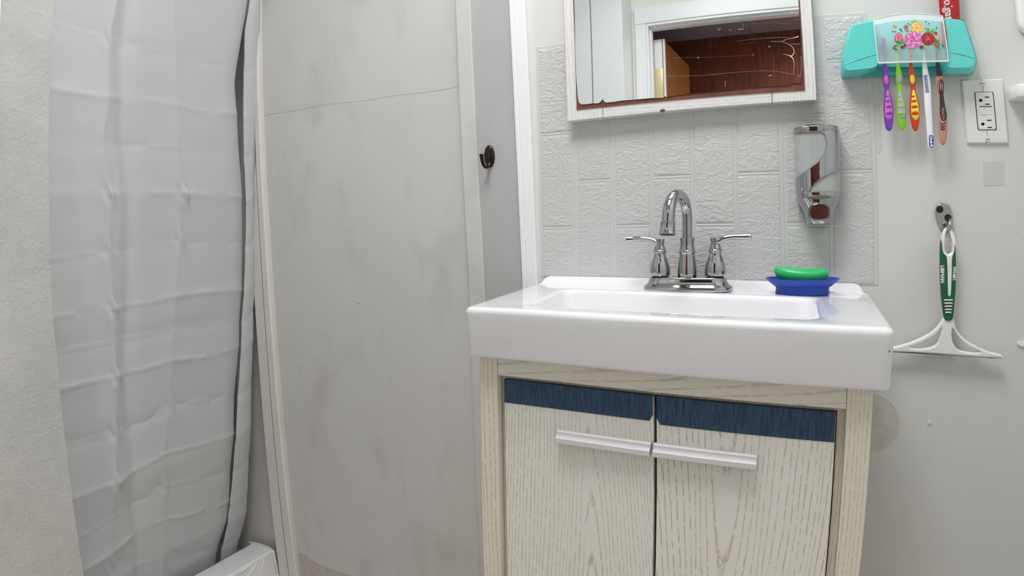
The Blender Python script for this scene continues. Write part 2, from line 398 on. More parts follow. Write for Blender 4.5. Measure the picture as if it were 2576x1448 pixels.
# left partition with a rough plaster corner
def _pe():
    pts = [(140, 0), (131, 130), (127, 250), (125, 400), (128, 560), (133, 720), (146, 900), (164, 1080), (188, 1270), (213, 1448)]
    P = [on('x', -.70, *q) for q in pts]; zz = [p[2] for p in P][::-1]; yy = [p[1] for p in P][::-1]
    return zz, yy
_PZ, _PY = _pe()
def pedge(z): return interp(z, _PZ, _PY)
zz = list(np.linspace(0, ZC, 120)); lps = []
random.seed(5)
for z in zz:
    e = pedge(z)+random.uniform(-.0012, .0012)
    lps.append([(-.80, e+.0, z), (-.706, e, z), (-.701, e-.002, z), (-.70, e-.006, z), (-.70, -1.9, z), (-.80, -1.9, z)])
wall_left = struct('wall_left', MB().loops(lps), 'plaster', smooth=40)
struct('wall_shower_near', MB().box(-1.75, -.80, -.80, -.72, 0, ZC), 'shower_plastic', smooth=0)
struct('wall_right', MB().box(1.05, 1.15, -2.0, 0, 0, ZC), 'room_white', smooth=0)
# door wall behind the camera (seen in the mirror)
OX0, OX1, OZ = -.146, .66, 1.93
struct('wall_front', MB().box(-.80, OX0-.015, -2.0, -1.9, 0, ZC).box(OX1+.015, 1.05, -2.0, -1.9, 0, ZC).box(OX0-.015, OX1+.015, -2.0, -1.9, OZ+.015, ZC), 'cream_paint', smooth=0)
wr = struct('wall_return', MB().box(-.70, -.388, -1.9, -1.71, 0, ZC), 'room_white', smooth=0)
obj('panel', MB().box(-.3835, -.235, -1.9, -1.711, 0, ZC, .002), 'room_white', wr, smooth=0)
tc = struct('trim_5', MB().box(OX0-.072, OX0-.02, -1.9, -1.882, 0, OZ+.02, .003).box(OX1+.02, OX1+.072, -1.9, -1.882, 0, OZ+.02, .003).box(OX0-.072, OX1+.072, -1.9, -1.880, OZ+.02, OZ+.10, .003), 'white_trim', smooth=0)
obj('door_jamb', MB().box(OX0-.02, OX0-.008, -2.0, -1.888, 0, OZ+.012, .002).box(OX1+.008, OX1+.02, -2.0, -1.888, 0, OZ+.012, .002).box(OX0-.02, OX1+.02, -2.0, -1.888, OZ+.008, OZ+.02, .002), 'white_trim', tc, smooth=0)
obj('door_stop', MB().box(OX0-.008, OX0, -1.96, -1.92, 0, OZ, .002).box(OX1, OX1+.008, -1.96, -1.92, 0, OZ, .002).box(OX0-.008, OX1+.008, -1.96, -1.92, OZ, OZ+.008, .002), 'white_trim', tc, smooth=0)
# hall
struct('floor_hall', MB().box(-1.2, 1.6, -3.0, -2.0, -.05, 0), 'floor_vinyl', smooth=0)
ch = struct('ceiling_hall', MB().box(-1.2, 1.6, -3.0, -2.0, 2.12, 2.17), 'hall_ceiling', smooth=0)
for a, b in ((-1.2, -.118), (-.115, .262), (.265, .9), (.903, 1.6)): obj('panel', MB().box(a, b, -2.9, -2.0, 2.112, 2.12, .001), 'hall_ceiling', ch, smooth=0)
wh = struct('wall_hall', MB().box(-1.2, 1.6, -3.0, -2.9, 0, 2.12).box(-1.3, -1.2, -3.0, -2.0, 0, 2.12).box(1.6, 1.7, -3.0, -2.0, 0, 2.12), 'hall_wood', smooth=0)
for a, b in ((-1.2, -.33), (-.327, .388), (.391, 1.1), (1.103, 1.6)): obj('panel', MB().box(a, b, -2.9, -2.893, 0, 2.06, .001), 'hall_wood', wh, smooth=0)
obj('crown_molding', MB().box(-1.2, 1.6, -2.9, -2.875, 2.05, 2.112, .004), 'hall_wood', wh, smooth=0)
d1 = thing('door_1', (-.13, -2.01, 0), '', '', kind='structure')
def dw(x, y, z): return (x+(.025/.65)*(-2.01-y), y, z)
obj('leaf', MB().box(-.114, -.110, -2.66, -2.01, .02, 1.90).warp(dw), 'door_wood', d1, smooth=0)
obj('core', MB().box(-.155, -.114, -2.66, -2.01, .02, 1.90, .001).warp(dw), 'white_trim', d1, smooth=0)
obj('edge_strip', MB().box(-.110, -.101, -2.03, -2.008, .02, 1.90, .002), 'white_trim', d1, smooth=0)
hg = MB().box(-.156, -.112, -2.0098, -2.004, 1.60, 1.755, .001)
for k in range(4): hg.lathe([(.006, .0), (.006, .034)], (-.162, -2.004, 1.603+k*.038), 10)
obj('hinge', hg, 'hinge_yellowed', d1)

# ================================================================== embossed vinyl sheet behind the sink
c00, c10, c01, c11 = [np.array(W(*q)) for q in ((1361, 697), (2210, 718), (1349, 118), (2179, 30.5))]
def S(u, v): return c00*(1-u)*(1-v)+c10*u*(1-v)+c01*(1-u)*v+c11*u*v
sheet = thing('vinyl_sheet', (*[float(S(.5, 0)[0])], 0, float(S(.5, 0)[1])), 'white embossed vinyl sheet with raised brick pattern on the wall above the sink', 'wall sheet')
def slab(u0, u1, v0, v1, y0, y1, bev):
    q = [S(u0, v0), S(u1, v0), S(u1, v1), S(u0, v1)]; c = sum(q)/4
    ins = [p+np.sign(c-p)*bev for p in q]
    return MB().loops([[(p[0], y0, p[1]) for p in q], [(p[0], y1+min(.0006, abs(y1-y0)/2), p[1]) for p in q], [(p[0], y1, p[1]) for p in ins]], cap0=False)
obj('backing', slab(0, 1, 0, 1, 0, -.0012, .001), 'vinyl_flat', sheet, smooth=0)
HS = c01[1]-c00[1]; ce = [(.010, .114), (.135, .240), (.258, .363), (.377, .484), (.499, .607), (.621, .735), (.752, .865), (.880, .988)]
def vv(z): return (z-.893)/HS
for k, (a, b) in enumerate(ce):
    js = [1.0, 1.194] if k % 2 == 0 else [1.093, 1.29]
    ed = [.006]+[vv(z) for z in js]+[.985]; g = .009
    for i in range(len(ed)-1):
        v0, v1 = ed[i]+(g if i else 0), ed[i+1]-(g if i < len(ed)-2 else 0)
        obj('embossed_block', slab(a, b, v0, v1, -.0010, -.0024, .0026), 'embossed_vinyl', sheet, smooth=0)
rib = MB()
for k in range(7):
    m = (ce[k][1]+ce[k+1][0])/2; w = .0028
    b = slab(m-w, m+w, .0, 1, -.001, -.0019, .0009); rib.add(b.v, b.f)
for k, (a, b) in enumerate(ce):
    for z in ([1.0, 1.194] if k % 2 == 0 else [1.093, 1.29]):
        q = slab(a, b, vv(z)-.0024, vv(z)+.0024, -.001, -.0018, .0006); rib.add(q.v, q.f)
obj('joint_rib', rib, 'vinyl_flat', sheet, smooth=0)

# ================================================================== mirror cabinet
mc = thing('mirror_cabinet', (.31, 0, 1.2195), 'mirrored cabinet with white oak-grain frame and worn mirror edges above the sink', 'mirror')
xL, xR, zB, zT = .0795, .5455, 1.2195, 1.76
sl = [.079, .153, .470, .5465]
obj('frame_stile', MB().box(sl[0], sl[1], -.030, -.0025, zB, zT, .001), 'oak_frame_v', mc, smooth=0)
obj('frame_stile', MB().box(sl[2], sl[3], -.030, -.0025, zB, zT, .001), 'oak_frame_v', mc, smooth=0)
obj('frame_rail', MB().box(sl[1]+.0008, sl[2]-.0008, -.030, -.0025, zB, zB+.075, .001), 'oak_frame_h', mc, smooth=0)
obj('frame_rail', MB().box(sl[1]+.0008, sl[2]-.0008, -.030, -.0025, zT-.075, zT, .001), 'oak_frame_h', mc, smooth=0)
bk = [W(1450.5, 276, -.0315), W(2025, 227, -.0315)]; bx1 = W(2007, 0, -.0315)[0]
ol = [bk[0], bk[1], (bx1+.001, 1.73), (W(1441, 0, -.0315)[0], 1.73)]
obj('mirror_backing', MB().add([(a, b-.0310, c) for a, b, c in shape2d([ol], .0016)[0]], shape2d([ol], .0016)[1]), 'mirror_backing', mc, smooth=0)
gp = [(1445.5, 20), (1447, 120), (1450, 200), (1453, 240), (1456, 257), (1462, 262.5), (1476, 262), (1490, 260), (1505, 259.5), (1511, 256), (1516, 249), (1520, 255), (1525, 258), (1545, 256), (1566, 252.5), (1590, 251), (1612, 249), (1640, 246.5), (1668, 246),
      (1672, 242), (1676, 244), (1700, 240), (1740, 235), (1780, 231), (1830, 226), (1880, 221), (1930, 217.5), (1955, 216), (1985, 214), (1995, 209), (2008, 210), (2016, 207), (2018, 200), (2016.5, 160), (2013, 80), (2009, 10)]
ol = [W(a, b, -.0335) for a, b in gp]+[(.5215, 1.728), (.1005, 1.728)]
vs, fs = shape2d([ol], .0016); obj('mirror_glass', MB().add([(a, b-.0328, c) for a, b, c in vs], fs), 'mirror_silver', mc, smooth=0)
def scr(pts, w, n=4):
    P = [W(a, b, -.0339) for a, b in cr(pts, n)]; mb = MB()
    ws = w if hasattr(w, '__len__') else [w]*2; ww = np.interp(np.linspace(0, 1, len(P)), np.linspace(0, 1, len(ws)), ws)
    L = []
    for i, p in enumerate(P):
        d = np.array(P[min(i+1, len(P)-1)])-np.array(P[max(i-1, 0)]); d /= np.linalg.norm(d)+1e-9
        n_ = np.array([-d[1], d[0]])*ww[i]/2
        L.append([(p[0]+n_[0], -.0339, p[1]+n_[1]), (p[0], -.0341, p[1]), (p[0]-n_[0], -.0339, p[1]-n_[1])])
    return mb.loops(L, False, False, closed=False)
obj('chip', blob([(1660, 278), (1666, 274), (1673, 276), (1671, 281), (1662, 282)], -.0301, .0006, 2), 'mirror_backing', mc, smooth=0)
sm = MB()
for pts, w in [([(2009, 92), (1998, 95), (1982, 98), (1965, 105)], [.004, .0012, .0008]), ([(1940, 104), (1965, 105), (1985, 112), (1996, 122), (1997, 134), (1990, 142)], [.0006, .001, .002, .003]),
               ([(1968, 136), (1980, 138), (1990, 142), (1996, 150), (1998, 165), (1996, 187)], [.0005, .0012, .004, .002, .001, .0006]),
               ([(1672, 191), (1760, 190), (1850, 182), (1920, 178), (1965, 181), (1996, 188)], .0005), ([(1690, 145), (1800, 143), (1900, 138)], .0003),
               ([(1850, 104), (1900, 98), (1960, 94), (1985, 94)], [.0003, .0007]), ([(1860, 62), (1930, 58), (1990, 60)], .0004), ([(1985, 30), (1997, 34)], .002),
               ([(1806, 70), (1809, 76), (1813, 70)], .001), ([(1833, 74), (1840, 78)], .001), ([(1856, 74), (1871, 73)], .0014), ([(1866, 58), (1871, 68)], .0006),
               ([(1893, 136), (1894, 139)], .0016), ([(1756, 143), (1757, 147)], .0025), ([(1934, 115), (1936, 119)], .0022), ([(1934, 191), (1941, 189)], .0018), ([(1825, 203), (1824, 218)], .0012),
               ([(1990, 110), (2012, 111)], .0009), ([(2015, 140), (2016, 175), (2012, 193)], .0008), ([(2007, 189), (2009, 191)], .002)]:
    q = scr(pts, [.45*x for x in w] if hasattr(w, '__len__') else .4*w); sm.add(q.v, q.f)
obj('scratch_marks', sm, 'scratch_white', mc, smooth=0, kind='stuff')

# ================================================================== vanity cabinet
XC = .319
def vw(x, y, z): return (XC+(x-XC)*(1+.07*max(0., .79-z)), y, z-.018*(x-XC))
van = thing('vanity_cabinet', (XC, -.16, 0), 'white oak-grain vanity cabinet with two doors under the sink', 'cabinet')
YF = -.324
obj('side_panel', MB().box(.0135, .0285, -.304, -.004, 0, .789).warp(vw), 'oak_post', van, smooth=0)
obj('side_panel', MB().box(.6010, .6160, -.304, -.004, 0, .789).warp(vw), 'oak_post', van, smooth=0)
obj('stile', MB().box(.0135, .0470, YF, -.304, 0, .789, .0012).warp(vw), 'oak_post', van, smooth=0)
obj('stile', MB().box(.5815, .6160, YF, -.304, 0, .789, .0012).warp(vw), 'oak_post', van, smooth=0)
obj('top_rail', MB().box(.0474, .5811, YF+.001, -.304, .756, .789, .001).warp(vw), 'oak_rail', van, smooth=0)
obj('inner_frame', MB().box(.047, .058, -.304, -.288, 0, .756).box(.5700, .5815, -.3035, -.288, 0, .756).box(.058, .57, -.304, -.288, .7475, .756).box(.047, .5815, -.288, -.27, 0, .08).warp(vw), 'oak_post', van, smooth=0)
obj('floor_board', MB().box(.0285, .601, -.286, -.004, .07, .085).warp(vw), 'oak_post', van, smooth=0)
YD = -.3135
def clip_strip(x0, x1, z0, z1, inner):
    c = .0055; h = .010
    if inner > 0: o = [(x0, z0), (x1-c, z0), (x1, z0+h), (x1, z1), (x0, z1)]
    else: o = [(x0, z0+h), (x0+c, z0), (x1, z0), (x1, z1), (x0, z1)]
    return MB().loops([[(x, YD+.0175, z) for x, z in o], [(x, YD-.0002, z) for x, z in o], [(lerp(x, (x0+x1)/2, .002), YD-.0009, lerp(z, (z0+z1)/2, .01)) for x, z in o]]).warp(vw)
HP = [(0, .0090), (-.0060, .0090), (-.0085, .0075), (-.0095, .0035), (-.0105, .0015), (-.0150, .0005), (-.0162, -.0012), (-.0162, -.0085), (-.0145, -.0100), (0, -.0100)]
for k, (x0, x1, zb, hx0, hx1, mat) in enumerate([(.0550, .3085, .7075, .1530, .3055, 'oak_door_a'), (.3130, .5680, .7033, .3100, .4610, 'oak_door_b')]):
    door = obj('door', MB().box(x0, x1, YD, YD+.017, .075, .7465, .0012).warp(vw), mat, van, smooth=0)
    obj('stripe', clip_strip(x0+.0002, x1-.0006, zb, .7475, 1 if k == 0 else -1), 'navy_grasscloth', door, smooth=0, label='navy blue textured strip along the top of the door')
    obj('handle', MB().loops([[(hx, YD+a, .6655+b) for a, b in HP] for hx in (hx0, hx1)]).warp(vw), 'satin_aluminium', door, smooth=0, label='brushed aluminium bar handle')

# ================================================================== sink
sink = thing('sink', (XC, -.177, .79), 'white porcelain sink basin with a thick straight front on the vanity', 'sink')
def deck(x, y, z):
    if z > .85:
        t_ = min(1., max(0., (y+.335)/.22)); z += .0075*t_*t_*(3-2*t_)
    return (x, y, z-.018*(x-XC))
CY_, HX, HY = -.1775, .319, .177
L = []
def lp(ins, z, r=.016): L.append([(a, b, z) for a, b in rrect(XC, CY_, HX-(ins if ins > .03 or z > .86 else .15*ins), HY-ins, max(r-ins*.5, .003))])
lp(.05, .791); lp(.0115, .790); lp(.0085, .7915); lp(.0072, .795); lp(.0015, .858); lp(.0, .866)
for a in np.linspace(15, 90, 6): lp(.009*(1-math.cos(math.radians(a))), .867+.009*math.sin(math.radians(a)))
lp(.02, .8762)
def bl(ins, z, r=.026): L.append([(a, b, z) for a, b in rrect(.320, -.2065, .223-ins, .0945-ins, r)])
bl(-.012, .8762); bl(-.004, .8759); bl(0, .8745); bl(.003, .871); bl(.005, .865); bl(.012, .82); bl(.020, .775); bl(.032, .760); bl(.055, .757)
obj('basin', MB().loops(L).warp(deck), 'porcelain', sink, smooth=50)
LP = [(-.058, -.004), (-.052, .0002), (-.042, .0018), (-.033, .0065), (-.025, .0115), (-.016, .0142), (-.006, .0150), (-.0028, .0146), (-.0028, -.02), (-.058, -.02)]
lo = []
for i, x in enumerate([.011, .013, .016, .020, .025, .031]+list(np.linspace(.05, .588, 8))+[.607, .613, .618, .622, .625, .627]):
    e = min(x-.011, .627-x); h = math.sqrt(max(0., 1-(1-min(e/.018, 1))**2))
    lo.append([(x, y*.6-.0011, .8765+(z*h if z > 0 else z)) for y, z in LP])
obj('back_ledge', MB().loops(lo).warp(deck), 'porcelain', sink, smooth=50)
obj('drain', MB().lathe([(.024, 0), (.024, .0025), (.020, .003), (.016, .0012), (.0001, .0012)], (.32, -.2065, .7572), 24), 'chrome', sink)
DK = .8835
for q, r in (((2238, 884), .0013), ((1283, 860), .0008), ((1250, 872), .0006), ((1947, 910), .0005)):
    x, z = W(*q, -.3505); obj('glaze_chip', MB().ell((x, -.3475 if z > .82 else -.3455, z), (r, .0035, r), 10, 6), 'nail_dark', sink)

# ================================================================== faucet
fx, fy = .3205, -.066
fau = thing('faucet', (fx, fy, DK), 'chrome two-handle faucet with arched spout on the sink', 'faucet')
def stadium(hx, hy, n=14): return [(hx-hy+hy*math.cos(a) if c > 0 else -(hx-hy)+hy*math.cos(a), hy*math.sin(a)) for c, rng in ((1, np.linspace(-PI/2, PI/2, n)), (-1, np.linspace(PI/2, 3*PI/2, n))) for a in rng]
L = []
for hx, hy, h in [(.0785, .0300, 0), (.0800, .0310, .0018), (.0803, .0312, .0062), (.0785, .0302, .0084), (.0748, .0280, .0108), (.0712, .0258, .0155), (.0692, .0246, .0210), (.0685, .0241, .0240), (.0662, .0231, .0250)]:
    L.append([(fx+a, fy+b, DK+h) for a, b in stadium(hx, hy)])
base = obj('base_plate', MB().loops(L), 'chrome', fau, smooth=40)
zb = DK+.0246
for sx in (-1, 1):
    cx = fx+sx*.0497
    obj('collar', MB().lathe([(.0150, 0), (.0150, .0035)], (cx, fy, zb-.0005), 28), 'black_rubber', fau)
    prof = [(.0180, .003), (.0186, .004), (.0190, .0095), (.0188, .0140), (.0174, .0220), (.0150, .0300), (.0124, .0375), (.0106, .0430), (.0104, .0448), (.0118, .0460), (.0126, .0480), (.0118, .0502), (.0106, .0512), (.0110, .0530), (.0102, .0552),
            (.0086, .0580), (.0080, .0610), (.0082, .0660), (.0090, .0705), (.0082, .0722), (.0001, .0724)]
    h = obj('handle', MB().lathe(prof, (cx, fy, zb), 32), 'chrome', fau, smooth=50)
    zt = zb+.0650
    path = cr([(cx-sx*.001, fy, zt-.001), (cx+sx*.006, fy, zt+.0005), (cx+sx*.016, fy, zt+.0055), (cx+sx*.030, fy, zt+.0078), (cx+sx*.0505, fy, zt+.0078), (cx+sx*.0600, fy, zt+.0076), (cx+sx*.0625, fy, zt+.0076)], 4)
    n = len(path); u = np.linspace(0, 1, n)
    obj('lever', MB().tube(path, list(np.interp(u, [0, .2, .45, .6, .9, .97, 1], [.0085, .0072, .0060, .0060, .0072, .0070, .0064])), 16, list(np.interp(u, [0, .3, .6, 1], [.85, .82, .88, .95]))), 'chrome', h, smooth=50)
sp = MB().lathe([(.0174, .0), (.0178, .004), (.0178, .010), (.0170, .020), (.0155, .032), (.0140, .0415), (.0137, .0435), (.0150, .0450), (.0156, .0475), (.0150, .0495), (.0136, .0505), (.0142, .0530), (.0134, .0550), (.0128, .0580), (.0126, .0640), (.0133, .0715), (.0130, .0735), (.0110, .0742), (.0001, .0742)], (fx, fy, zb), 32)
spout = obj('spout_body', sp, 'chrome', fau, smooth=50)
dx, dy = -.0185, -.082; pts = [(fx, fy, zb+.066), (fx, fy, zb+.082), (fx, fy, zb+.104)]
R_ = .041
for a in np.linspace(0, 176, 18):
    a = math.radians(a); s_ = (1-math.cos(a))/2
    pts.append((fx+dx*s_, fy+dy*s_, zb+.110+R_*1.0*math.sin(a)))
e = np.array(pts[-1]); d_ = np.array(pts[-1])-np.array(pts[-2]); d_ /= np.linalg.norm(d_)
pts += [tuple(e+d_*.006), tuple(e+d_*.012)]
n = len(pts); obj('spout', MB().tube(pts, list(np.interp(np.linspace(0, 1, n), [0, .2, .6, 1], [.0092, .0092, .0104, .0116])), 20), 'chrome', spout, smooth=60)
a0 = e+d_*.010; ring = [tuple(a0+d_*h) for h in (0, .001, .003, .016, .021, .0215)]
ar = obj('aerator', MB().tube(ring, [.0116, .0134, .0128, .0136, .0154, .0144], 24), 'chrome', spout, smooth=50)
obj('screen', MB().tube([tuple(a0+d_*h) for h in (.0205, .0222)], [.0126, .0122], 20), 'black_rubber', spout)

# ================================================================== soap dish and soap
sx_, sy_ = .5195, -.072; sz = DK-.018*(sx_-XC)+.0004
dish = thing('soap_dish', (sx_, sy_, sz), 'blue oval plastic soap dish on the sink rim beside the faucet', 'soap dish')
def ov(rx, ry, h): return [(sx_+rx*math.cos(2*PI*i/48), sy_+ry*math.sin(2*PI*i/48), sz+h) for i in range(48)]
pf = [(.0445, .027, 0), (.0455, .028, .001), (.0448, .0272, .010), (.0450, .0275, .0125), (.0500, .0320, .0160), (.0580, .0385, .0225), (.0618, .0410, .0268), (.0622, .0413, .0280), (.0612, .0405, .0282), (.0560, .0365, .0225), (.0480, .0305, .0170), (.03, .02, .0155)]
obj('bowl', MB().loops([ov(*p) for p in pf]), 'dish_blue', dish, smooth=40)
soap = MB(); L = []
for j in range(15):
    a = -PI/2+PI*j/14; sa = math.sin(a); ca = max(math.cos(a), .02)**(.5 if sa > 0 else .8)
    ring = []
    for i in range(40):
        b = 2*PI*i/40; X, Y = .0462*ca*math.copysign(abs(math.cos(b))**.9, math.cos(b)), .027*ca*math.copysign(abs(math.sin(b))**.9, math.sin(b))
        Z = (.0090 if sa > 0 else .0200)*sa+(3.0*X*X*(1 if sa > 0 else .4))-.0010
        ring.append((sx_-.002+X, sy_+.003+Y, sz+.0365+Z-.055*X))
    L.append(ring)
o = obj('soap_bar', soap.loops(L), 'soap_green', None, smooth=60, label='green curved bar of soap resting in the blue dish', category='soap')

# ================================================================== soap dispenser
disp = thing('soap_dispenser', (.5445, 0, 1.0), 'chrome wall soap dispenser with frosted windows above the soap dish', 'soap dispenser')
def dsec(px0, px1, py, depth=.062, n=24, y0=-.003, sq=.75):
    """a D-shaped section, its width taken between two pixels"""
    yc = -.030; (xa, za), (xb, zb_) = W(px0, py, yc), W(px1, py, yc); c, h = (xa+xb)/2, (xb-xa)/2; out = []
    for i in range(n+1):
        a = PI*i/n; out.append((c-h*math.copysign(abs(math.cos(a))**sq, math.cos(a)), -.022-(depth-.022)*abs(math.sin(a))**sq, (za+zb_)/2))
    return [(c-h, y0, (za+zb_)/2)]+out+[(c+h, y0, (za+zb_)/2)]
def cp(x, y): return (1940+x/3.017, 280+y/3.017)       # pixels of an enlarged crop
def row(xl, xr, y, **k): a, b = cp(xl, y), cp(xr, y); return dsec(a[0], b[0], (a[1]+b[1])/2, **k)
obj('reservoir', MB().loops([row(172+.033*(y-160), 517+.018*(y-160), y, depth=.0605) for y in np.linspace(160, 622, 12)]), 'smoked_window', disp, smooth=40)
# chrome S band wrapped over the reservoir
k1y = [150, 155, 190, 260, 330, 400, 455, 505, 506]; k1x = [345, 350, 400, 420, 405, 350, 270, 185, 0]
k2y = [459, 460, 475, 510, 550, 590, 612, 625]; k2x = [600, 525, 450, 380, 330, 295, 285, 285]
mb = MB(); rows = []; ys = sorted(set(list(np.linspace(157, 622, 90))+[460, 505]))
for y in ys:
    l, r = 170+.033*(y-160), 519+.018*(y-160)
    a = max(l, interp(y, k1y, k1x)); b = min(r, interp(y, k2y, k2x) if y >= 459 else r)
    sec = row(l, r, y, depth=.0625, n=60)
    # cut the section by the pixel span [a, b]
    def at(u):
        c, h = (sec[0][0]+sec[-1][0])/2, (sec[-1][0]-sec[0][0])/2; q = max(-1, min(1, (u-(l+r)/2)/((r-l)/2)))
        # invert |cos|^.75
        cs = math.copysign(abs(q)**(1/.75), q); sn = math.sqrt(max(0, 1-cs*cs))
        return (c+h*q, -.022-(.0625-.022)*sn**.75, sec[0][2])
    rows.append([at(lerp(a, b, i/40)) for i in range(41)])
mb.loops(rows, False, False, closed=False)
bnd = obj('chrome_band', mb, 'chrome', disp, smooth=60)
md = bnd.modifiers.new('thickness', 'SOLIDIFY'); md.thickness = .0012; md.offset = 0
obj('cap', MB().loops([row(168, 515, 168, depth=.0635), row(167, 516, 164, depth=.064), row(166, 517, 130, depth=.064), row(169, 514, 126, depth=.0632)]), 'chrome', disp, smooth=40)
obj('lid', MB().loops([row(200, 480, 128, depth=.055), row(225, 440, 116, depth=.050), row(245, 420, 106, depth=.046), row(275, 390, 102, depth=.040)]), 'chrome', disp, smooth=60)
nz = obj('pump_housing', MB().loops([row(188, 528, 617, depth=.0632), row(189, 528, 645, depth=.0635), row(196, 520, 668, depth=.063), row(215, 505, 700, depth=.0615), row(236, 492, 735, depth=.060), row(252, 484, 780, depth=.0585), row(262, 476, 830, depth=.058), row(270, 468, 850, depth=.056)]), 'chrome', disp, smooth=50)
bp = W(*cp(366, 762), -.061); bw = .0172
vs, fs = shape2d([[(bw*math.copysign(abs(math.cos(a))**.7, math.cos(a)), .0143*math.copysign(abs(math.sin(a))**.75, math.sin(a))) for a in np.linspace(0, 2*PI, 40)[:-1]]], .004, .0012)
obj('button_ring', MB().add([(a*1.06+bp[0], b*.6-.0598, c*1.06+bp[1]) for a, b, c in vs], fs), 'dark_gap', nz, smooth=50)
obj('push_button', MB().add([(a+bp[0], b-.0606, c+bp[1]) for a, b, c in vs], fs), 'chrome', nz, smooth=50)
obj('button_dot', MB().ell((W(*cp(376, 762), -.063)[0], -.0628, W(*cp(376, 762), -.063)[1]), (.0009, .0004, .0009), 8, 6), 'dark_gap', nz)
so = W(*cp(364, 650), -.0632)
obj('level_window', MB().ell((so[0], -.0628, so[1]), (.0205, .0012, .0040), 24, 8), 'olive_window', nz)

# ================================================================== wall outlet
def quad_map(tl, tr, br, bl_, y):
    a, b, c, d = [np.array(W(*q, y)) for q in (tl, tr, br, bl_)]
    return lambda u, v: (a*(1-u)+b*u)*(1-v)+(d*(1-u)+c*u)*v         # u right, v down
Q = quad_map((2418, 200), (2523, 198), (2538, 360.5), (2433, 361), -.005)
oc = Q(.5, .5); out = thing('power_outlet', (oc[0], 0, oc[1]), 'white wall outlet plate with two sockets and a slotted screw above and below', 'outlet')
def qr(u0, u1, v0, v1, r, y0, y1, bev, n=5):           # rounded block on the plate, u and v across the plate
    L = []
    for ins, y in ((0, y0), (0, lerp(y0, y1, .5)), (bev, y1)):
        o_ = rrect((u0+u1)/2, (v0+v1)/2, (u1-u0)/2-ins/.07, (v1-v0)/2-ins/.114, r, n)
        L.append([(Q(a, b)[0], y, Q(a, b)[1]) for a, b in o_])
    return MB().loops(L)
pl = obj('plate', qr(0, 1, 0, 1, .02, 0, -.0055, .0022), 'outlet_plastic', out, smooth=30)
obj('recess', qr(.275, .735, .20, .795, .03, -.005, -.0057, 0), 'dark_gap', out, smooth=0)
fc = obj('face', qr(.293, .715, .207, .787, .03, -.005, -.0072, .0006), 'outlet_plastic', out, smooth=30)
for (u, v) in ((.56, .285), (.56, .395), (.565, .645), (.565, .755)):
    obj('slot', qr(u-.055, u+.055, v-.008, v+.008, .005, -.0065, -.0075, 0), 'dark_gap', fc, smooth=0)
for v in (.335, .702): obj('ground_hole', qr(.365, .445, v-.022, v+.022, .03, -.0065, -.0075, 0), 'dark_gap', fc, smooth=0)
obj('reset_button', qr(.37, .50, .455, .560, .006, -.0065, -.0085, .0006), 'outlet_plastic', fc, smooth=0)
obj('test_button', qr(.52, .655, .440, .560, .006, -.0065, -.0078, .0006), 'outlet_plastic', fc, smooth=0)
obj('button_gap', qr(.36, .665, .425, .437, .003, -.0065, -.0075, 0), 'dark_gap', fc, smooth=0)
for v, a in ((.07, .15), (.935, 0.)):
    q = Q(.49, v)
    s = obj('screw', MB().lathe([(.0042, .005), (.0042, .0066), (.0036, .0074), (.0001, .0076)], (q[0], 0, q[1]), 18, axis='y'), 'outlet_plastic', out)
    c_, s_ = math.cos(a), math.sin(a); mb = MB().box(-.0038, .0038, -.0080, -.0070, -.0004, .0004)
    obj('screw_slot', mb.warp(lambda x, y, z: (q[0]+x*c_-z*s_, y, q[1]+x*s_+z*c_)), 'nail_dark', s, smooth=0)
for (v0, v1, dv) in ((.0, .035, 0), (.105, .195, 0), (.80, .90, .0), (.965, 1.0, -.03)):
    obj('plate_crack', qr(.487+dv, .495+dv, v0, v1, .001, -.005, -.0058, 0), 'nail_dark', pl, smooth=0)

# ================================================================== black coat hook on the board
hx, hz = W(1230, 393, -.014); hk = thing('coat_hook', (hx, -.010, hz), 'black bronze single coat hook on the grey board left of the sink', 'hook')
L = []
for r, h in ((1.0, 0), (1.0, .0025), (.92, .0045), (.6, .0058), (.02, .0062)):
    L.append([(hx+.0125*r*math.cos(2*PI*i/36)*(1+.0*h), -.0103-h, hz+.0235*r*math.sin(2*PI*i/36)) for i in range(36)])
pl = obj('plate', MB().loops(L), 'bronze_black', hk, smooth=50)
for dz in (.012, -.006): obj('screw', MB().ell((hx+.001, -.0165, hz+dz), (.0028, .0012, .0028), 12, 6), 'bronze_black', hk)
pa = cr([(hx, -.0135, hz-.010), (hx-.0005, -.018, hz-.0200), (hx-.001, -.027, hz-.0245), (hx-.001, -.038, hz-.0215), (hx-.001, -.0445, hz-.012), (hx-.001, -.0475, hz-.001), (hx-.001, -.0485, hz+.0025)], 5)
n = len(pa); obj('prong', MB().tube(pa, list(np.interp(np.linspace(0, 1, n), [0, .3, .6, .85, .95, 1], [.0056, .0042, .0038, .0052, .0048, .0012])), 14, list(np.interp(np.linspace(0, 1, n), [0, .3, 1], [.5, .7, .55]))), 'bronze_black', hk, smooth=60)

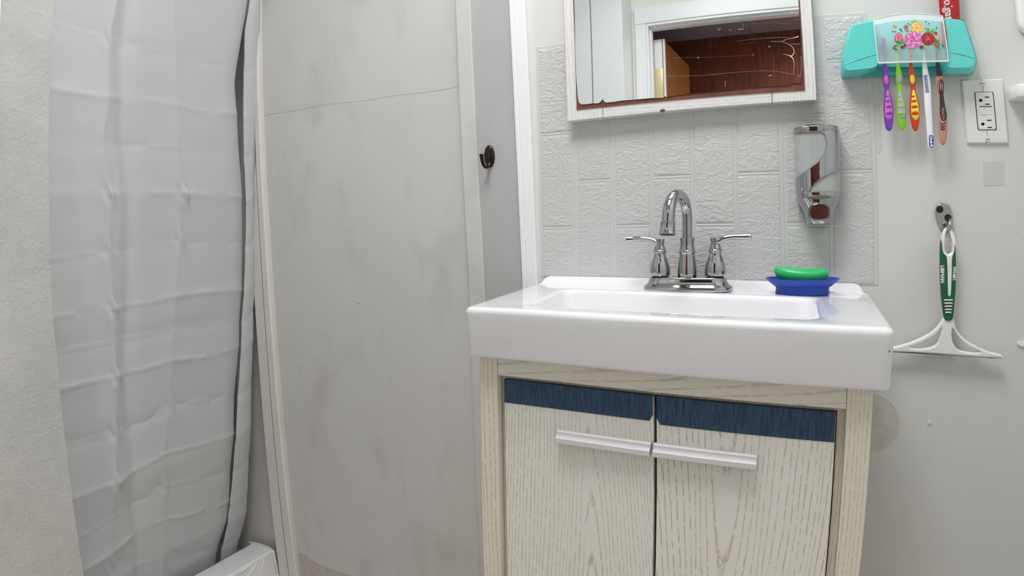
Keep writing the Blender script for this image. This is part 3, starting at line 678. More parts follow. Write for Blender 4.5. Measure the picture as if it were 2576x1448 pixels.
# ================================================================== chrome hook and squeegee
def cq(x, y): return (2150+x/2.587, 380+y/2.587)       # pixels of the enlarged crop
ch_ = W(*cq(578, 432), -.004); chk = thing('chrome_hook', (ch_[0], 0, ch_[1]), 'chrome oval wall hook with two dark screw holes', 'hook')
ol = [W(*cq(a, b), -.004) for a, b in cr([(575, 338), (612, 350), (632, 395), (632, 450), (622, 500), (600, 532), (575, 518), (545, 478), (528, 425), (528, 375), (545, 347)], 4, True)]
vs, fs = shape2d([ol], .006, .0018); obj('plate', MB().add([(a, b-.0032, c) for a, b, c in vs], fs), 'chrome', chk, smooth=50)
for q in ((554, 379), (607, 433)):
    x, z = W(*cq(*q), -.006); obj('screw_hole', MB().lathe([(.0062, 0), (.0062, .0008), (.0001, .0008)], (x, -.0060, z), 18, axis='y'), 'dark_gap', chk)
a, b = W(*cq(612, 455), -.008), W(*cq(604, 520), -.02)
pa = cr([(a[0]+.002, -.005, a[1]+.002), (a[0]+.002, -.011, a[1]-.004), (b[0]+.002, -.013, b[1]+.006), (b[0]+.001, -.017, b[1]), (b[0], -.023, b[1]+.0005), (b[0]+.002, -.027, b[1]+.009), (b[0]+.003, -.028, b[1]+.014)], 4)
obj('prong', MB().tube(pa, list(np.interp(np.linspace(0, 1, len(pa)), [0, .5, .9, 1], [.0042, .0036, .0045, .002])), 12), 'chrome', chk, smooth=60)

YS = -.020
sq0 = W(*cq(608, 800), YS); sqg = thing('squeegee', (sq0[0], YS, sq0[1]), 'white squeegee with green rubber grip hanging from the chrome hook', 'squeegee')
def outl(pts, n=4, y=YS): return [W(*cq(a, b), y) for a, b in cr(pts, n, True)]
def plate2(ols, th, bev, y): vs, fs = shape2d(ols, th, bev); return MB().add([(a, b+y, c) for a, b, c in vs], fs)
# frame: T shaped blade holder with two windows
body = outl([(578, 1085), (610, 1096), (640, 1085), (648, 1125), (668, 1170), (715, 1222), (780, 1262), (860, 1298), (935, 1318), (958, 1327), (952, 1340), (880, 1340), (760, 1333), (620, 1322), (480, 1312), (360, 1305), (275, 1302), (205, 1296), (200, 1284), (275, 1266), (350, 1245), (430, 1213), (505, 1170), (552, 1120)], 3)
h1 = outl([(564, 1146), (553, 1162), (510, 1205), (455, 1235), (400, 1260), (360, 1272), (395, 1280), (445, 1280), (500, 1270), (535, 1245), (552, 1200)], 3)
h2 = outl([(634, 1150), (628, 1190), (636, 1240), (660, 1280), (700, 1298), (760, 1306), (812, 1303), (770, 1286), (718, 1257), (678, 1215), (650, 1175)], 3)
obj('blade_holder', plate2([body, h1, h2], .012, .0028, YS), 'offwhite_plastic', sqg, smooth=50)
bl_ = [W(*cq(a, b), YS) for a, b in ((205, 1292), (950, 1336), (952, 1346), (880, 1346), (600, 1326), (270, 1308), (205, 1303))]
obj('blade', plate2([bl_], .004, 0, YS+.002), 'black_rubber', sqg, smooth=0)
# handle core with a hanging loop
core = outl([(596, 495), (578, 512), (566, 550), (560, 600), (558, 700), (560, 800), (566, 920), (572, 1040), (580, 1100), (610, 1110), (636, 1100), (644, 1040), (652, 920), (656, 800), (655, 700), (648, 610), (638, 560), (628, 525), (612, 500)], 3)
loop = outl([(600, 512), (588, 540), (580, 580), (582, 630), (595, 662), (612, 668), (630, 655), (637, 620), (634, 575), (625, 535), (612, 515)], 3)
obj('handle', plate2([core, loop], .013, .004, YS), 'white_plastic', sqg, smooth=50)
gl = outl([(560, 575), (566, 620), (574, 660), (596, 682), (600, 720), (603, 780), (604, 860), (606, 930), (616, 944), (626, 925), (629, 860), (632, 780), (632, 720), (636, 682), (648, 650), (650, 605), (655, 650), (658, 720), (658, 800), (654, 920), (646, 1020), (640, 1080), (625, 1100), (595, 1100), (580, 1080), (572, 1020), (562, 920), (556, 800), (555, 720), (556, 640)], 2, YS-.006)
grip = obj('grip', plate2([gl], .0092, .0012, YS-.004), 'green_rubber', sqg, smooth=50, label='dark green rubber grip')
for k, yy in enumerate((968, 988, 1008, 1029, 1048)):
    a, b = W(*cq(580+k*2.5, yy), YS-.009), W(*cq(640-k*2.5, yy), YS-.009)
    obj('rib', MB().tube([(a[0], YS-.0092, a[1]), (lerp(a[0], b[0], .1), YS-.0098, a[1]), (lerp(a[0], b[0], .9), YS-.0098, b[1]), (b[0], YS-.0092, b[1])], [.0005, .0012, .0012, .0005], 8), 'white_plastic', grip)
def place_text(body, size, px, y, ang, mat, parent, name, bold=0., sx=1., skew=0.):
    vs, fs = text(body, size, .0004, bold); c_, s_ = math.cos(ang), math.sin(ang); x0, z0 = W(*px, y)
    return obj(name, MB().add([(x0+(x*sx)*c_-z*s_, y+b, z0+(x*sx)*s_+z*c_) for x, b, z in vs], fs), mat, parent, smooth=0)
place_text('LIBMAN', .0086, cq(570, 800), YS-.0088, -PI/2+.05, 'white_plastic', grip, 'lettering', .0003)
place_text('LIBMAN', .0070, cq(650, 795), YS-.0087, PI/2-.03, 'white_plastic', grip, 'lettering', .0002, .95)

# ================================================================== toothbrush holder
YH = -.046
tx0, tz0 = W(2290, 195, 0); th = thing('toothbrush_holder', (.725, 0, tz0), 'turquoise wall toothbrush holder with a clear flower-print cover', 'toothbrush holder')
def c3(x, y): return (2100+x/6.78, 20+y/6.78)
def P3(x, y, Y): a = W(*c3(x, y), Y); return (a[0], Y, a[1])
# back plate, thin, as wide as the whole holder
bo = [W(*c3(*q), -.006) for q in cr([(118, 1170), (150, 1195), (400, 1190), (700, 1175), (1300, 1165), (1900, 1145), (2300, 1140), (2370, 1080), (2412, 900), (2380, 760), (2290, 470), (2205, 240), (2150, 205), (1850, 170), (1250, 150), (650, 210), (300, 300), (250, 345), (170, 560), (115, 860), (104, 1090)], 3, True)]
vs, fs = shape2d([bo], .012, .002); obj('back_plate', MB().add([(a, b-.0062, c) for a, b, c in vs], fs), 'teal_inner', th, smooth=40)
def block(name, rows_, ya):
    """loft of closed sections from the wall outwards: each row is a list of crop pixels plus its depth"""
    L = [[P3(x, y, Y) for x, y in pts] for pts, Y in rows_]
    return obj(name, MB().loops(L), 'teal_plastic', th, smooth=35)
# left pod: outline at the wall, then the shoulder, then the front face
lw = [(104, 1090), (120, 1175), (165, 1200), (400, 1190), (680, 1085), (720, 1010), (740, 880), (660, 210), (420, 255), (300, 300), (250, 345), (170, 560), (115, 860)]
lm = [(112, 1060), (130, 1120), (180, 1135), (400, 1100), (650, 1045), (722, 1000), (738, 880), (662, 205), (430, 252), (300, 297), (262, 330), (180, 560), (122, 860)]
lf = [(170, 1000), (190, 1045), (235, 1065), (420, 1045), (640, 1020), (720, 985), (732, 860), (668, 225), (440, 268), (320, 300), (285, 330), (235, 560), (185, 880)]
block('pod', [(lw, -.010), (lm, -.036), (lf, -.048)], 0)
rw = [(1700, 1060), (1740, 1160), (1900, 1148), (2300, 1140), (2370, 1080), (2412, 900), (2380, 760), (2290, 470), (2205, 240), (2150, 205), (1860, 172), (1880, 400), (1900, 860)]
rm = [(1900, 1050), (1920, 1110), (1990, 1125), (2300, 1110), (2372, 1040), (2414, 890), (2378, 750), (2285, 460), (2205, 236), (2150, 203), (1856, 170), (1905, 420), (1935, 860)]
rf = [(1925, 985), (1950, 1010), (2020, 1020), (2290, 1010), (2345, 985), (2395, 880), (2355, 745), (2260, 460), (2185, 250), (2135, 215), (1870, 185), (1915, 430), (1942, 860)]
block('pod', [(rw, -.010), (rm, -.036), (rf, -.048)], 0)
for q0, q1 in (((150, 968), (715, 785)), ((1955, 755), (2400, 858))):
    a, b = P3(*q0, -.0478), P3(*q1, -.0482)
    mid = tuple(lerp(a[i], b[i], .5)+(0, -.0006, .0012)[i] for i in range(3)); obj('pod_seam', MB().tube(cr([a, mid, b], 6), .0006, 8), 'teal_plastic', th)
for pts in ([(225, 1168), (285, 1062), (640, 1045), (622, 1130)], [(1935, 1130), (2005, 1035), (2320, 1030), (2330, 1120)]):
    a = [P3(x, y, -.040 if y < 1100 else -.018) for x, y in pts]
    obj('foot_panel', MB().tube(a+[a[0]], .0007, 6), 'teal_inner', th)
mid = [(700, 1000), (1300, 1010), (1900, 985), (1860, 200), (1250, 178), (660, 240)]
obj('inner_tray', MB().loops([[P3(x, y, -.011) for x, y in mid], [P3(x, y, -.0185) for x, y in mid]]), 'teal_plastic', th, smooth=0)
# clear cover: curved plate with a rim
def cov(u, v, off=0.):
    x = lerp(lerp(655, 742, v), lerp(1838, 1945, v), u); y = lerp(lerp(185, 130, u)-60*math.sin(PI*u)*.9, lerp(938, 905, u)+4*math.sin(PI*u), v)
    Y = -.0505-.004*math.sin(PI*u)-.003*math.sin(PI*min(1, v*1.1))-off
    a = W(*c3(x, y), -.052); return (a[0], Y, a[1])
cover = obj('cover', MB().grid(lambda u, v: cov(u, v), 24, 14), 'frosted_cover', th, smooth=60)
def edge(uv, r): return MB().tube([cov(*q) for q in uv], r, 8)
ru = MB(); g = np.linspace(0, 1, 20)
for e_, r in (([(u, 0) for u in g], .0008), ([(u, 1) for u in g], .0014), ([(0, v) for v in g], .0010), ([(1, v) for v in g], .0010)):
    q = edge(e_, r); ru.add(q.v, q.f)
obj('cover_rim', ru, 'frosted_rim', cover, smooth=60)
q = MB().grid(lambda u, v: cov(u, v*.135, -.0006), 20, 2); obj('cover_lip', q, 'frosted_rim', cover, smooth=60)
# flower print on the cover (flat petals)
fl = MB(); random.seed(11); lay = [0]
def inv(cx, cy):                                     # crop pixel -> (u, v) on the cover
    v = (cy-140)/770.; 
    for _ in range(4):
        u = (cx-lerp(655, 742, v))/(lerp(1838, 1945, v)-lerp(655, 742, v)); t_ = lerp(185, 130, u)-54*math.sin(PI*u); b_ = lerp(938, 905, u)+4*math.sin(PI*u); v = (cy-t_)/(b_-t_)
    return u, v
def dab(cx, cy, rx, ry, ang, mat, n=12):
    lay[0] += 1; off = .0007+.000004*lay[0]; ring = []
    for i in range(n):
        a = 2*PI*i/n; x, y = rx*math.cos(a), ry*math.sin(a); X, Y = cx+x*math.cos(ang)-y*math.sin(ang), cy+x*math.sin(ang)+y*math.cos(ang)
        ring.append(cov(*inv(X, Y), off))
    fl.mat(mat).add(ring, [tuple(range(n))])
def rose(cx, cy, r, m1, m2, m3):
    for k in range(9): a = 2*PI*k/9+random.uniform(-.2, .2); dab(cx+r*.62*math.cos(a), cy+r*.55*math.sin(a), r*.44, r*.32, a+PI/2, m1 if k % 3 else m2)
    for k in range(6): a = 2*PI*k/6+.4; dab(cx+r*.34*math.cos(a), cy+r*.3*math.sin(a), r*.34, r*.12, a+PI/2, m2 if k % 2 else m3)
    for k in range(4): a = 2*PI*k/4+.9; dab(cx+r*.14*math.cos(a), cy+r*.13*math.sin(a), r*.16, r*.06, a+PI/2, m3 if k % 2 else m1)
for cx, cy, a, l in [(1180, 600, .8, 60), (1120, 610, -.4, 55), (1200, 640, .2, 45), (1640, 440, -.5, 70), (1600, 420, .3, 60), (1300, 420, 2.2, 60), (1370, 250, 1.2, 45), (1330, 260, .4, 40), (1740, 560, .6, 60), (1720, 590, 1.6, 50), (1700, 640, .3, 45), (1420, 640, .4, 60), (1260, 290, .6, 40),
                     (1840, 650, .7, 35), (1730, 350, -.9, 30), (1660, 385, -.6, 34), (1120, 390, .9, 40), (1080, 600, .2, 50), (1030, 660, -.5, 40), (1180, 690, .3, 35), (1780, 690, .9, 35), (1500, 700, -.3, 40)]:
    dab(cx, cy, l, l*.36, a, 'leaf_green' if random.random() < .65 else 'leaf_dark')
rose(1395, 350, 118, 'rose_orange', 'rose_yellow', 'bud')
rose(1330, 560, 166, 'rose_pink', 'rose_pink_light', 'tulip')
rose(1580, 540, 128, 'rose_red', 'rose_red_dark', 'tulip')
for k in range(5): dab(1080-36+k*20, 500+8*abs(k-2), 26, 72, .25-.12*k, 'tulip' if k % 2 == 0 else 'tulip_light')
rose(1205, 345, 46, 'tulip', 'rose_pink', 'rose_red'); rose(1715, 445, 34, 'rose_red', 'tulip', 'berry'); rose(1750, 515, 40, 'tulip_light', 'rose_yellow', 'bud'); rose(1745, 630, 42, 'rose_red', 'tulip', 'bud'); rose(1015, 325, 30, 'rose_orange', 'tulip', 'bud')
for cx, cy, r in [(1140, 680, 30), (1190, 660, 20), (1455, 690, 22), (1485, 670, 22), (1000, 700, 16), (1040, 715, 18), (985, 415, 14), (1025, 420, 14), (1235, 410, 13), (1545, 365, 13), (1585, 378, 15), (1545, 250, 13), (1595, 280, 13), (1205, 400, 12)]: dab(cx, cy, r, r*.9, .3, 'berry' if r < 19 else 'rose_red_dark')
obj('flower_print', fl, None, cover, smooth=0, label='printed bunch of pink, red and yellow roses')

# ================================================================== toothbrushes
def c4(x, y): return (2200+x/5.568, 130+y/5.568)
def loft(prof, Y, dep, n=18, yoff=0.):                 # prof: (left, right, crop y) ; flattened oval sections
    L = []
    for k, (l, r, y) in enumerate(prof):
        a, b = W(*c4(l, y), Y), W(*c4(r, y), Y); cx, hw, z = (a[0]+b[0])/2, max((b[0]-a[0])/2, .0003), (a[1]+b[1])/2
        d = dep(k, hw) if callable(dep) else hw*dep
        L.append([(cx+hw*math.cos(2*PI*i/n), Y+yoff+d*math.sin(2*PI*i/n), z) for i in range(n)])
    return MB().loops(L)
def dense(prof, n=4): return [tuple(p) for p in cr(prof, n)]
def head(root, xc, slope, mat, bm, Y):
    """neck and bristle head, above the visible handle"""
    yy = [140, 60, -20, -60, -110, -180, -200]; hw = [22, 17, 15, 26, 30, 27, 10]
    obj('neck', loft(dense([(xc+slope*(140-y)-h, xc+slope*(140-y)+h, y) for y, h in zip(yy, hw)], 3), Y, .62), mat, root, smooth=60)
    mb = MB()
    for j in range(7):
        for i in range(3):
            x, z = W(*c4(xc+slope*(140+70+j*17)+(i-1)*15, -70-j*17), Y); mb.tube([(x, Y+.002, z), (x, Y+.013, z+random.uniform(-.0005, .0005))], [.0011, .0010], 6)
    obj('bristles', mb, bm, root, kind='stuff', smooth=0)
YB = -.034
def kid(dx, base, pad, label, bm, prof, padp, oval, dots):
    p0 = W(*c4((prof[0][0]+prof[0][1])/2, prof[-1][2]), YB); root = thing('toothbrush', (p0[0], YB, p0[1]), label, 'toothbrush', 'toothbrushes in the turquoise holder')
    obj('handle', loft(dense(prof), YB, .5), base, root, smooth=60)
    g = obj('grip_pad', loft(dense(padp, 3), YB, .5, yoff=-.0027), pad, root, smooth=60)
    ox, oy, rx, ry = oval; x, z = W(*c4(ox, oy), YB-.006); s_ = .000122
    obj('thumb_pad', MB().ell((x, YB-.0026, z), (rx*s_, .0022, ry*s_), 20, 10), pad, root, smooth=60)
    for (x_, y_, rx, ry) in dots:
        x, z = W(*c4(x_, y_), YB-.008); w = interp(y_, [p[2] for p in padp], [(p[1]-p[0]) for p in padp])*s_/2
        obj('grip_spot', MB().ell((x, YB-.0027-w*.5+.0008, z), (rx*s_, .0016, ry*s_), 18, 8), base, g, smooth=60)
    head(root, (prof[0][0]+prof[0][1])/2, -.06, base, bm, YB)
    return root
pr1 = [(120, 165, 140), (113, 184, 250), (110, 212, 350), (117, 211, 430), (135, 204, 515), (133, 225, 600), (127, 250, 700), (125, 265, 800), (130, 266, 890), (142, 257, 1000), (160, 243, 1075), (180, 225, 1102), (198, 208, 1110)]
kid(0, 'purple', 'pink', 'purple toothbrush with pink grip at the left end of the holder', 'bristle_blue', pr1,
    [(180, 194, 542), (164, 207, 570), (158, 213, 620), (148, 232, 700), (142, 252, 800), (143, 256, 880), (158, 246, 930), (185, 222, 955)], (168, 388, 34, 70), [(186, 620, 24, 14), (193, 688, 34, 21), (202, 768, 41, 25), (208, 857, 48, 29)])
pr2 = [(306, 352, 140), (302, 368, 250), (297, 394, 350), (303, 392, 430), (326, 384, 515), (322, 394, 600), (310, 425, 690), (305, 444, 780), (306, 446, 880), (322, 440, 980), (345, 430, 1060), (362, 412, 1092), (378, 396, 1100)]
kid(1, 'lime', 'lilac', 'lime green toothbrush with lilac grip in the turquoise holder', 'bristle_blue', pr2,
    [(358, 368, 552), (346, 376, 580), (338, 386, 630), (328, 408, 700), (324, 430, 800), (328, 438, 880), (350, 430, 925), (374, 408, 950)], (355, 380, 30, 62), [(362, 616, 24, 15), (370, 688, 36, 21), (380, 766, 42, 26), (386, 856, 46, 29)])
pr3 = [(482, 528, 140), (478, 545, 250), (475, 576, 350), (482, 575, 430), (503, 572, 515), (498, 590, 600), (490, 615, 690), (490, 634, 790), (494, 634, 880), (510, 625, 990), (530, 612, 1070), (552, 594, 1104), (570, 578, 1113)]
kid(2, 'orange_red', 'yellow', 'orange-red toothbrush with yellow grip in the middle of the holder', 'bristle_white', pr3,
    [(540, 552, 536), (524, 566, 575), (520, 580, 630), (510, 600, 700), (508, 618, 800), (512, 624, 880), (530, 612, 930), (556, 590, 958)], (535, 382, 36, 68), [(550, 620, 27, 16), (558, 688, 40, 23), (565, 768, 44, 26), (572, 857, 50, 31)])
p0 = W(*c4(790, 1355), YB); r4 = thing('toothbrush', (p0[0], YB, p0[1]), 'plain white toothbrush with small blue stripes, second from the right in the holder', 'toothbrush', 'toothbrushes in the turquoise holder')
pr4 = [(668, 728, 130), (668, 744, 240), (672, 768, 340), (680, 786, 440), (690, 795, 560), (695, 800, 700), (708, 808, 860), (722, 816, 1020), (735, 824, 1180), (742, 828, 1300), (752, 826, 1345), (775, 808, 1362)]
hd = obj('handle', loft(dense(pr4), YB, .6), 'brush_white', r4, smooth=60)
for k in range(9):
    y = 334+k*28; xc = 719+k*2.9; x, z = W(*c4(xc, y), YB-.006)
    hw = interp(y, [p[2] for p in pr4], [p[1]-p[0] for p in pr4])*.000122/2*.6
    obj('grip_stripe', MB().tube([(x-.0033, YB-hw+.0006, z), (x-.0022, YB-hw-.0001, z), (x+.0022, YB-hw-.0001, z), (x+.0033, YB-hw+.0006, z)], [.0004, .0008, .0008, .0004], 6), 'navy', hd)
x, z = W(*c4(795, 1255), YB-.006)
vs, fs = shape2d([rrect(0, 0, .0038, .0104, .0030, 6)], .0006); lg = obj('logo_patch', MB().add([(x+a+.06*c*0, YB-.0062+b*.5, z+c) for a, b, c in vs], fs), 'navy', hd, smooth=0)
place_text('Oral-B', .0066, c4(795, 1255), YB-.0068, -PI/2+.04, 'brush_white', lg, 'lettering', .0003)
head(r4, 698, -.06, 'brush_white', 'bristle_white', YB)
p0 = W(*c4(955, 1305), YB); r5 = thing('toothbrush', (p0[0], YB, p0[1]), 'tan and black toothbrush at the right end of the holder', 'toothbrush', 'toothbrushes in the turquoise holder')
pr5 = [(852, 908, 130), (862, 925, 240), (862, 952, 340), (858, 970, 430), (872, 968, 530), (885, 968, 610), (888, 985, 720), (890, 1008, 830), (888, 1020, 940), (890, 1022, 1050), (900, 1018, 1160), (918, 1002, 1260), (940, 980, 1298), (955, 965, 1308)]
hd = obj('handle', loft(dense(pr5), YB, .45), 'tan', r5, smooth=60)
obj('neck_sleeve', loft(dense([(851, 909, 128), (861, 926, 240), (862, 948, 300), (868, 945, 345), (890, 925, 362)], 3), YB, .45, yoff=-.0006), 'charcoal', r5, smooth=60)
gp_ = obj('grip_pad', loft(dense([(905, 935, 385), (880, 962, 430), (878, 966, 490), (890, 962, 545), (905, 962, 620), (908, 975, 720), (908, 995, 820), (912, 1005, 900), (930, 992, 955), (955, 968, 972)], 3), YB, .45, yoff=-.0036), 'charcoal', r5, smooth=60)
for xx in (900, 926, 952):
    a, b = W(*c4(xx, 415), YB-.008), W(*c4(xx+2, 540), YB-.008); mid = ((a[0]+b[0])/2, (a[1]+b[1])/2)
    dd = .0006 if xx != 926 else 0
    obj('grip_slot', MB().tube([(a[0], YB-.0056+dd, a[1]), (mid[0], YB-.0061+dd, mid[1]), (b[0], YB-.0054+dd, b[1])], [.0006, .0010, .0006], 8), 'tan', gp_)
for k in range(3):
    y = 985+k*37; P = [W(*c4(xx, yy), YB-.007) for xx, yy in ((918+k*6, y-12), (940, y+20), (962, y+26), (985, y+16), (1003-k*6, y-6))]
    obj('chevron', MB().tube([(p[0], YB-.0040+.0006*abs(i-2), p[1]) for i, p in enumerate(P)], [.0004, .0009, .0012, .0009, .0004], 6), 'charcoal', hd)
place_text('REACH', .0062, c4(958, 868), YB-.0067, -PI/2+.03, 'tan', gp_, 'lettering', .0001)
head(r5, 880, -.06, 'charcoal', 'bristle_white', YB)

# ================================================================== toothpaste tube standing in the holder
def tp(px, py): return W(px, py, -.026)
t0 = tp(2390, 60); tb = thing('toothpaste_tube', (t0[0], -.026, t0[1]-.02), 'red toothpaste tube with white lettering standing in the turquoise holder', 'toothpaste')
ax0, ax1 = np.array(tp(2392, 75)), np.array(tp(2384, -40)); dxx = (ax1-ax0)/np.linalg.norm(ax1-ax0); nx_ = np.array([dxx[1], -dxx[0]])
L = []
for s, hw, d in [(-.035, .006, .006), (-.030, .006, .006), (-.028, .0155, .0125), (-.02, .0168, .0125), (.03, .0176, .011), (.07, .0182, .008), (.10, .0190, .004), (.118, .0195, .0012), (.128, .0195, .0010)]:
    c = ax0+dxx*s; L.append([(c[0]+nx_[0]*hw*math.cos(a), -.026+d*math.sin(a), c[1]+nx_[1]*hw*math.cos(a)) for a in np.linspace(0, 2*PI, 29)[:-1]])
obj('tube', MB().loops(L), 'red_tube', tb, smooth=50)
vs, fs = text('Colgate', .0185, .0003, .0006); c = np.array(tp(2379, -22))-dxx*.034; mb = MB()
ang = math.atan2(-dxx[1], -dxx[0])
mb.add([(c[0]+x*math.cos(ang)-z*math.sin(ang), 0, c[1]+x*math.sin(ang)+z*math.cos(ang)) for x, b, z in vs], fs)
def wrap(x, y, z):
    r = np.array([x, z])-ax0; u = float(r@nx_); s = float(r@dxx); hw = .0174; d = interp(s, [-.02, .03, .07, .10, .128], [.0125, .011, .008, .004, .001])
    return (x, -.0262-d*math.sqrt(max(0, 1-min(1, (u/hw)**2)))-.0003, z)
obj('lettering', mb.warp(wrap), 'white_plastic', tb, smooth=0)

# ================================================================== shower pan, curtain, rod
pan = thing('shower_pan', (-1.3, -.36, 0), 'white plastic shower pan with a low curb under the curtain', 'shower pan')
CX0, CX1, CZ = -.972, -.882, .082
def curb_loop(y): return [(CX1+.004, y, 0), (CX1+.004, y, .02), (CX1, y, CZ-.006), (CX1-.004, y, CZ-.0005), (CX1-.010, y, CZ), (CX0+.010, y, CZ), (CX0+.003, y, CZ-.001), (CX0, y, CZ-.006), (CX0-.012, y, .03), (CX0-.012, y, 0)]
obj('curb', MB().loops([curb_loop(y) for y in np.linspace(-.72, -.004, 12)]), 'porcelain', pan, smooth=30)
obj('tray', MB().box(-1.748, CX0-.01, -.719, .018, 0, .03, .003), 'shower_plastic', pan)
for k, pts in enumerate([[(625, 1424), (612, 1435), (590, 1446), (570, 1460)], [(645, 1408), (644, 1418), (634, 1436), (618, 1452), (600, 1464)], [(664, 1400), (663, 1412), (657, 1430), (645, 1450), (628, 1470)], [(690, 1438), (676, 1446), (664, 1458)]]):
    P = [on('x', CX1+.001, *q) for q in cr(pts, 4)]; P = [p for p in P]
    obj('curb_ridge', MB().tube([(CX1+.0015, p[1], p[2]) for p in P], .0022, 8), 'porcelain', pan, smooth=60)
obj('caulk_bead', MB().tube([(CX0-.01, -.006, CZ-.002), (CX0+.03, -.005, CZ+.002), (CX1-.02, -.006, CZ+.001), (CX1+.002, -.008, CZ-.006), (CX1+.006, -.008, .04), (CX1+.008, -.008, .0)], [.004, .0035, .004, .006, .005, .005], 8), 'molding_paint', pan, smooth=60)

def xq(z): return interp(z, [.045, .09, .2, .45, .83, 1.6, 1.95], [-1.004, -.992, -.942, -.890, -.846, -.772, -.752])
def onq(px, py):                                    # a photo pixel on the hanging curtain, which leans in towards the pan
    z = 1.0
    for _ in range(12): P_ = on('x', xq(z), px, py); z = .5*z+.5*P_[2]
    return on('x', xq(z), px, py)
XQ = -.752
cur = thing('shower_curtain', (-.9, -.3, .045), 'white plastic shower curtain with fold creases hanging at the left', 'shower curtain')
creases = [[(100, 48), (144, 60), (268, 100), (300, 101), (437, 137), (470, 152), (527, 161), (600, 166)], [(100, 220), (132, 224), (249, 245), (340, 247), (437, 263), (520, 284), (600, 285)], [(100, 353), (129, 355), (249, 361), (340, 364), (437, 370), (597, 384)],
           [(100, 492), (127, 492), (249, 487), (340, 489), (437, 483), (460, 487), (607, 495)], [(100, 660), (134, 651), (268, 631), (447, 614), (460, 612), (617, 609)], [(100, 803), (141, 795), (281, 775), (392, 757), (450, 742), (608, 727)],
           [(100, 900), (146, 886), (290, 856), (415, 835), (437, 818), (530, 815), (611, 798)], [(100, 992), (156, 976), (281, 948), (365, 928), (432, 906), (520, 897), (603, 871)], [(130, 1135), (171, 1120), (287, 1089), (372, 1060), (427, 1022), (530, 1005), (588, 989)],
           [(150, 1262), (188, 1250), (297, 1210), (350, 1180), (412, 1142), (520, 1115), (583, 1094)], [(170, 1370), (204, 1348), (300, 1290), (380, 1250), (412, 1223), (520, 1200), (573, 1187)], [(190, 1440), (230, 1420), (330, 1350), (412, 1305), (460, 1300), (560, 1268)],
           [(240, 1470), (290, 1420), (380, 1415), (412, 1400), (480, 1395), (550, 1375)]]
def toyz(pts): 
    P = [onq(*q) for q in pts]; return [p[1] for p in P], [p[2] for p in P]
CRY = [toyz(c) for c in creases]
def vfold(pts):
    P = [onq(*q) for q in pts]; return [p[2] for p in P][::-1], [p[1] for p in P][::-1]
F1 = vfold([(290, 0), (270, 100), (268, 245), (252, 360), (272, 490), (270, 630), (280, 770), (288, 940), (287, 1090), (287, 1215), (270, 1420)])
F2 = vfold([(437, 0), (440, 140), (444, 264), (446, 370), (455, 487), (452, 612), (440, 740), (437, 818), (425, 1022), (412, 1142), (412, 1300), (408, 1420)])
F3 = vfold([(325, 0), (310, 120), (312, 300), (330, 480), (330, 700), (320, 900)])
KN = [(onq(*q)[1], onq(*q)[2], a) for q, a in [((270, 100), 4), ((252, 361), 2), ((270, 488), 6), ((268, 631), 4), ((281, 775), 7), ((290, 948), 7), ((287, 1089), 6), ((290, 1212), 6), ((460, 490), 10), ((452, 606), 5), ((430, 1024), 5), ((414, 1222), 5), ((280, 1420), 6)]]
YG = np.linspace(-.8, .1, 160)
NA = [np.array([mnoise.noise((y*6, k*3.7, 1.3)) for y in YG]) for k in range(len(CRY))]
NB = [np.array([mnoise.noise((y*9, k*2.1, 5)) for y in YG]) for k in range(len(CRY))]
def curtain_row(y, z):                               # bulge of one row of the sheet, y an array
    h = np.zeros_like(y); ks = interp(z, [.3, .7, 1.15, 1.5], [1.3, 1.1, .7, .75]); kr = interp(z, [.5, 1.1], [1.1, .7])
    for k, (cy, cz) in enumerate(CRY):
        d = z-np.interp(y, cy, cz); s_ = 1 if k % 2 else -1
        h += s_*.0052*ks*(.55+.7*np.interp(y, YG, NA[k]))*np.exp(-np.abs(d)/.022)+.0021*kr*np.exp(-(d/.0032)**2)*np.where(np.interp(y, YG, NB[k]) > -.25, 1, -.5)
    y1, y2, y3 = interp(z, *F1), interp(z, *F2), interp(z, *F3)
    h += .0100*np.exp(-np.abs(y-y1)/.030)-.0095*np.exp(-((y-y3)/.022)**2)+.0045*np.exp(-np.abs(y-y2)/.024)
    h += .0025*np.sin((y+.1)*9+.8*math.sin(z*1.2))
    for ky, kz, a in KN:
        dz_ = (z-kz)/.016
        if abs(dz_) < 3.7:
            dy_ = (y-ky)/.011; r2 = dy_*dy_+dz_*dz_
            h += .001*a*.6*np.exp(-r2*.5)*(1.5*np.sin(2.2*dy_+1.3*dz_)+.5-dz_*.8)*(r2 < 14)
    h += np.array([.0030*mnoise.noise((q*5, z*4, 2.2))+.0010*mnoise.noise((q*22, z*18, 7.7)) for q in y])
    return xq(z)+h
EA = vfold([(632, -40), (628, 0), (617, 72), (597, 207), (604, 330), (612, 440), (617, 560), (616, 640), (612, 740), (606, 880), (598, 1000), (589, 1150), (580, 1290), (548, 1420)])
EB = vfold([(634, -40), (630, 0), (618, 75), (615, 210), (613, 300), (616, 400), (619, 480), (620, 560), (619, 640), (614, 740), (610, 800), (606, 900), (600, 1000), (592, 1120), (587, 1200), (575, 1300), (556, 1420)])
EC = vfold([(656, 0), (652, 200), (649, 350), (645, 480), (641, 720), (637, 900), (632, 1100), (626, 1200), (612, 1330), (595, 1420)])
ZT_, ZB_ = 1.93, .045; NZ, NY = 330, 170
zz = np.linspace(ZB_, ZT_, NZ+1); rows = []
for z in zz:
    ya = interp(z, *EA); yl = np.linspace(pedge(z)+.004, ya, NY+1); xl = curtain_row(yl, z)
    xl = xl-np.where(ya-yl < .05, .012*(1-(ya-yl)/.05)**2, 0); r_ = [(float(a_), float(b_), z) for a_, b_ in zip(xl, yl)]
    for k, (ddx, ddy) in enumerate(((-.006, .0015), (-.016, .001), (-.03, -.004), (-.05, -.016))): r_.append((r_[NY][0]+ddx, ya+ddy, z))
    rows.append(r_)
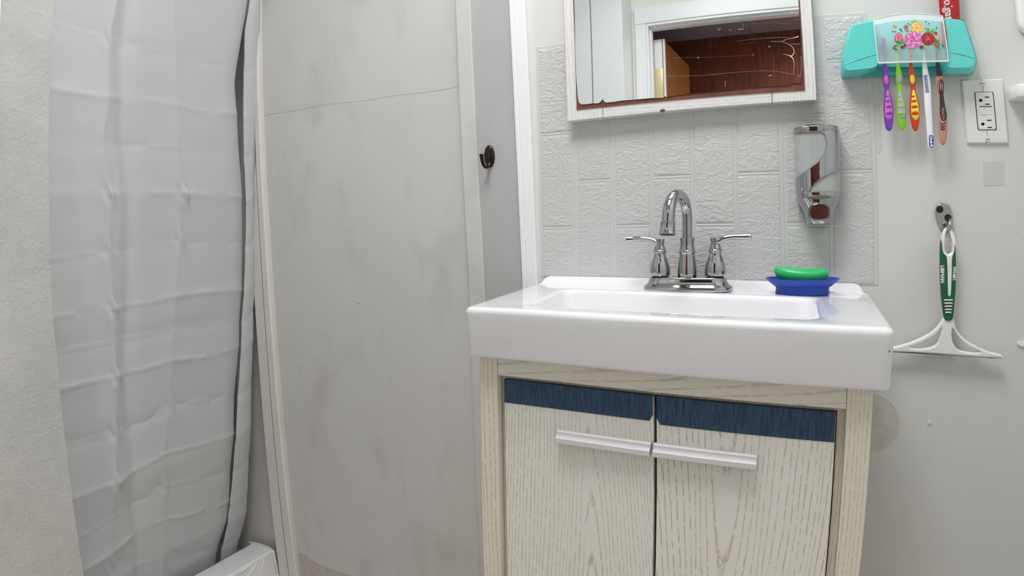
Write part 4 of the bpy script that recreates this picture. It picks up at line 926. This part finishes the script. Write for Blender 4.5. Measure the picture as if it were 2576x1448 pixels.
mb = MB(); nn = len(rows[0]); mb.loops(rows, False, False, closed=False)
pnl = obj('panel', mb, 'curtain_plastic', cur, smooth=180)
rows = []
for z in zz:
    yb, yc = interp(z, *EB), interp(z, *EC); yc = min(yc, -.012+.0*z) if False else yc
    r_ = []
    for i in range(13):
        t_ = i/12; y = lerp(yb, yc, t_); x = xq(z)-.002+.0035*math.sin(PI*t_)+.0012*mnoise.noise((t_*2, z*14, 3))
        for k in range(0, 13):
            zc = CRY[k][1][-1]; d = z-zc-.03*(t_-.5); x += .0022*math.exp(-abs(d)/.012)*(1 if k % 2 else -1)
        r_.append((x, y, z))
    r_.append((r_[-1][0]-.02, yc+.001, z)); r_.append((r_[-1][0]-.03, yc-.010, z))
    rows.append(r_)
obj('pleat', MB().loops(rows, False, False, closed=False), 'curtain_plastic', cur, smooth=180)
rod = thing('curtain_rod', (XQ, -.3, 1.965), 'white curtain rod carrying the shower curtain', 'curtain rod')
obj('rod', MB().tube([(XQ, pedge(1.965)+.001, 1.965), (XQ, -.005, 1.965)], .0125, 16), 'white_plastic', rod)
for k in range(7):
    y = -.56+k*.085; obj('ring', MB().tube([(XQ+.022*math.cos(a), y, 1.962+.026*math.sin(a)) for a in np.linspace(0, 2*PI, 20)], .0015, 6), 'white_plastic', rod)

# ================================================================== things cut by the picture's edges
p = on('x', -.682, 1, 372); wp = thing('mounted_board', (-.70, p[1]-.06, p[2]), 'white board fixed on the rough partition at the left edge', 'board')
obj('board', MB().box(-.700, -.682, p[1]-.16, p[1], p[2], p[2]+.42, .003), 'white_plastic', wp)
obj('backing_strip', MB().box(-.700, -.690, p[1]-.15, p[1]+.003, p[2]-.004, p[2]+.004, .001), 'mold_stain', wp)
rk = thing('plastic_rack', (.95, 0, 1.22), 'white plastic wall rack cut off by the right edge', 'rack')
a = W(2566, 60, -.022)
obj('panel', MB().add(*(lambda v_f: ([(x+a[0]+.065, y-.012, z+a[1]+.12) for x, y, z in v_f[0]], v_f[1]))(shape2d([rrect(0, 0, .065, .135, .02)], .022, .004))), 'white_plastic', rk, smooth=50)
a = W(2560, 226, -.06)
obj('arm', MB().box(a[0], a[0]+.10, -.060, 0, a[1]-.011, a[1]+.011, .004), 'white_plastic', rk)
obj('support', MB().box(a[0]+.05, a[0]+.07, -.02, 0, a[1], a[1]+.14, .003), 'white_plastic', rk)

# ================================================================== lamps added out of view to light the room and hall
cl = thing('added_ceiling_lamp', (.22, -.80, ZC), 'added white square ceiling lamp, out of view', 'lamp')
obj('lamp_base', MB().box(-.07, .51, -1.09, -.51, ZC-.03, ZC, .006), 'lamp_metal', cl)
obj('diffuser', MB().box(-.045, .485, -1.065, -.535, ZC-.052, ZC-.03, .006), 'added_lamp_glow', cl)
vl = thing('added_vanity_lamp', (.31, 0, 1.93), 'added vanity light bar above the mirror, out of view', 'lamp')
obj('mount', MB().box(.01, .61, -.05, 0, 1.92, 2.0, .006), 'lamp_metal', vl)
obj('diffuser', MB().box(.03, .59, -.11, -.05, 1.95, 1.99, .006), 'added_lamp_glow', vl)
hl = thing('added_hall_lamp', (1.0, -2.35, 2.11), 'added small hall ceiling lamp, out of view', 'lamp')
obj('shade', MB().lathe([(.10, -.002), (.10, -.012), (.07, -.02), (.001, -.024)], (1.0, -2.35, 2.112), 24), 'added_lamp_glow', hl)
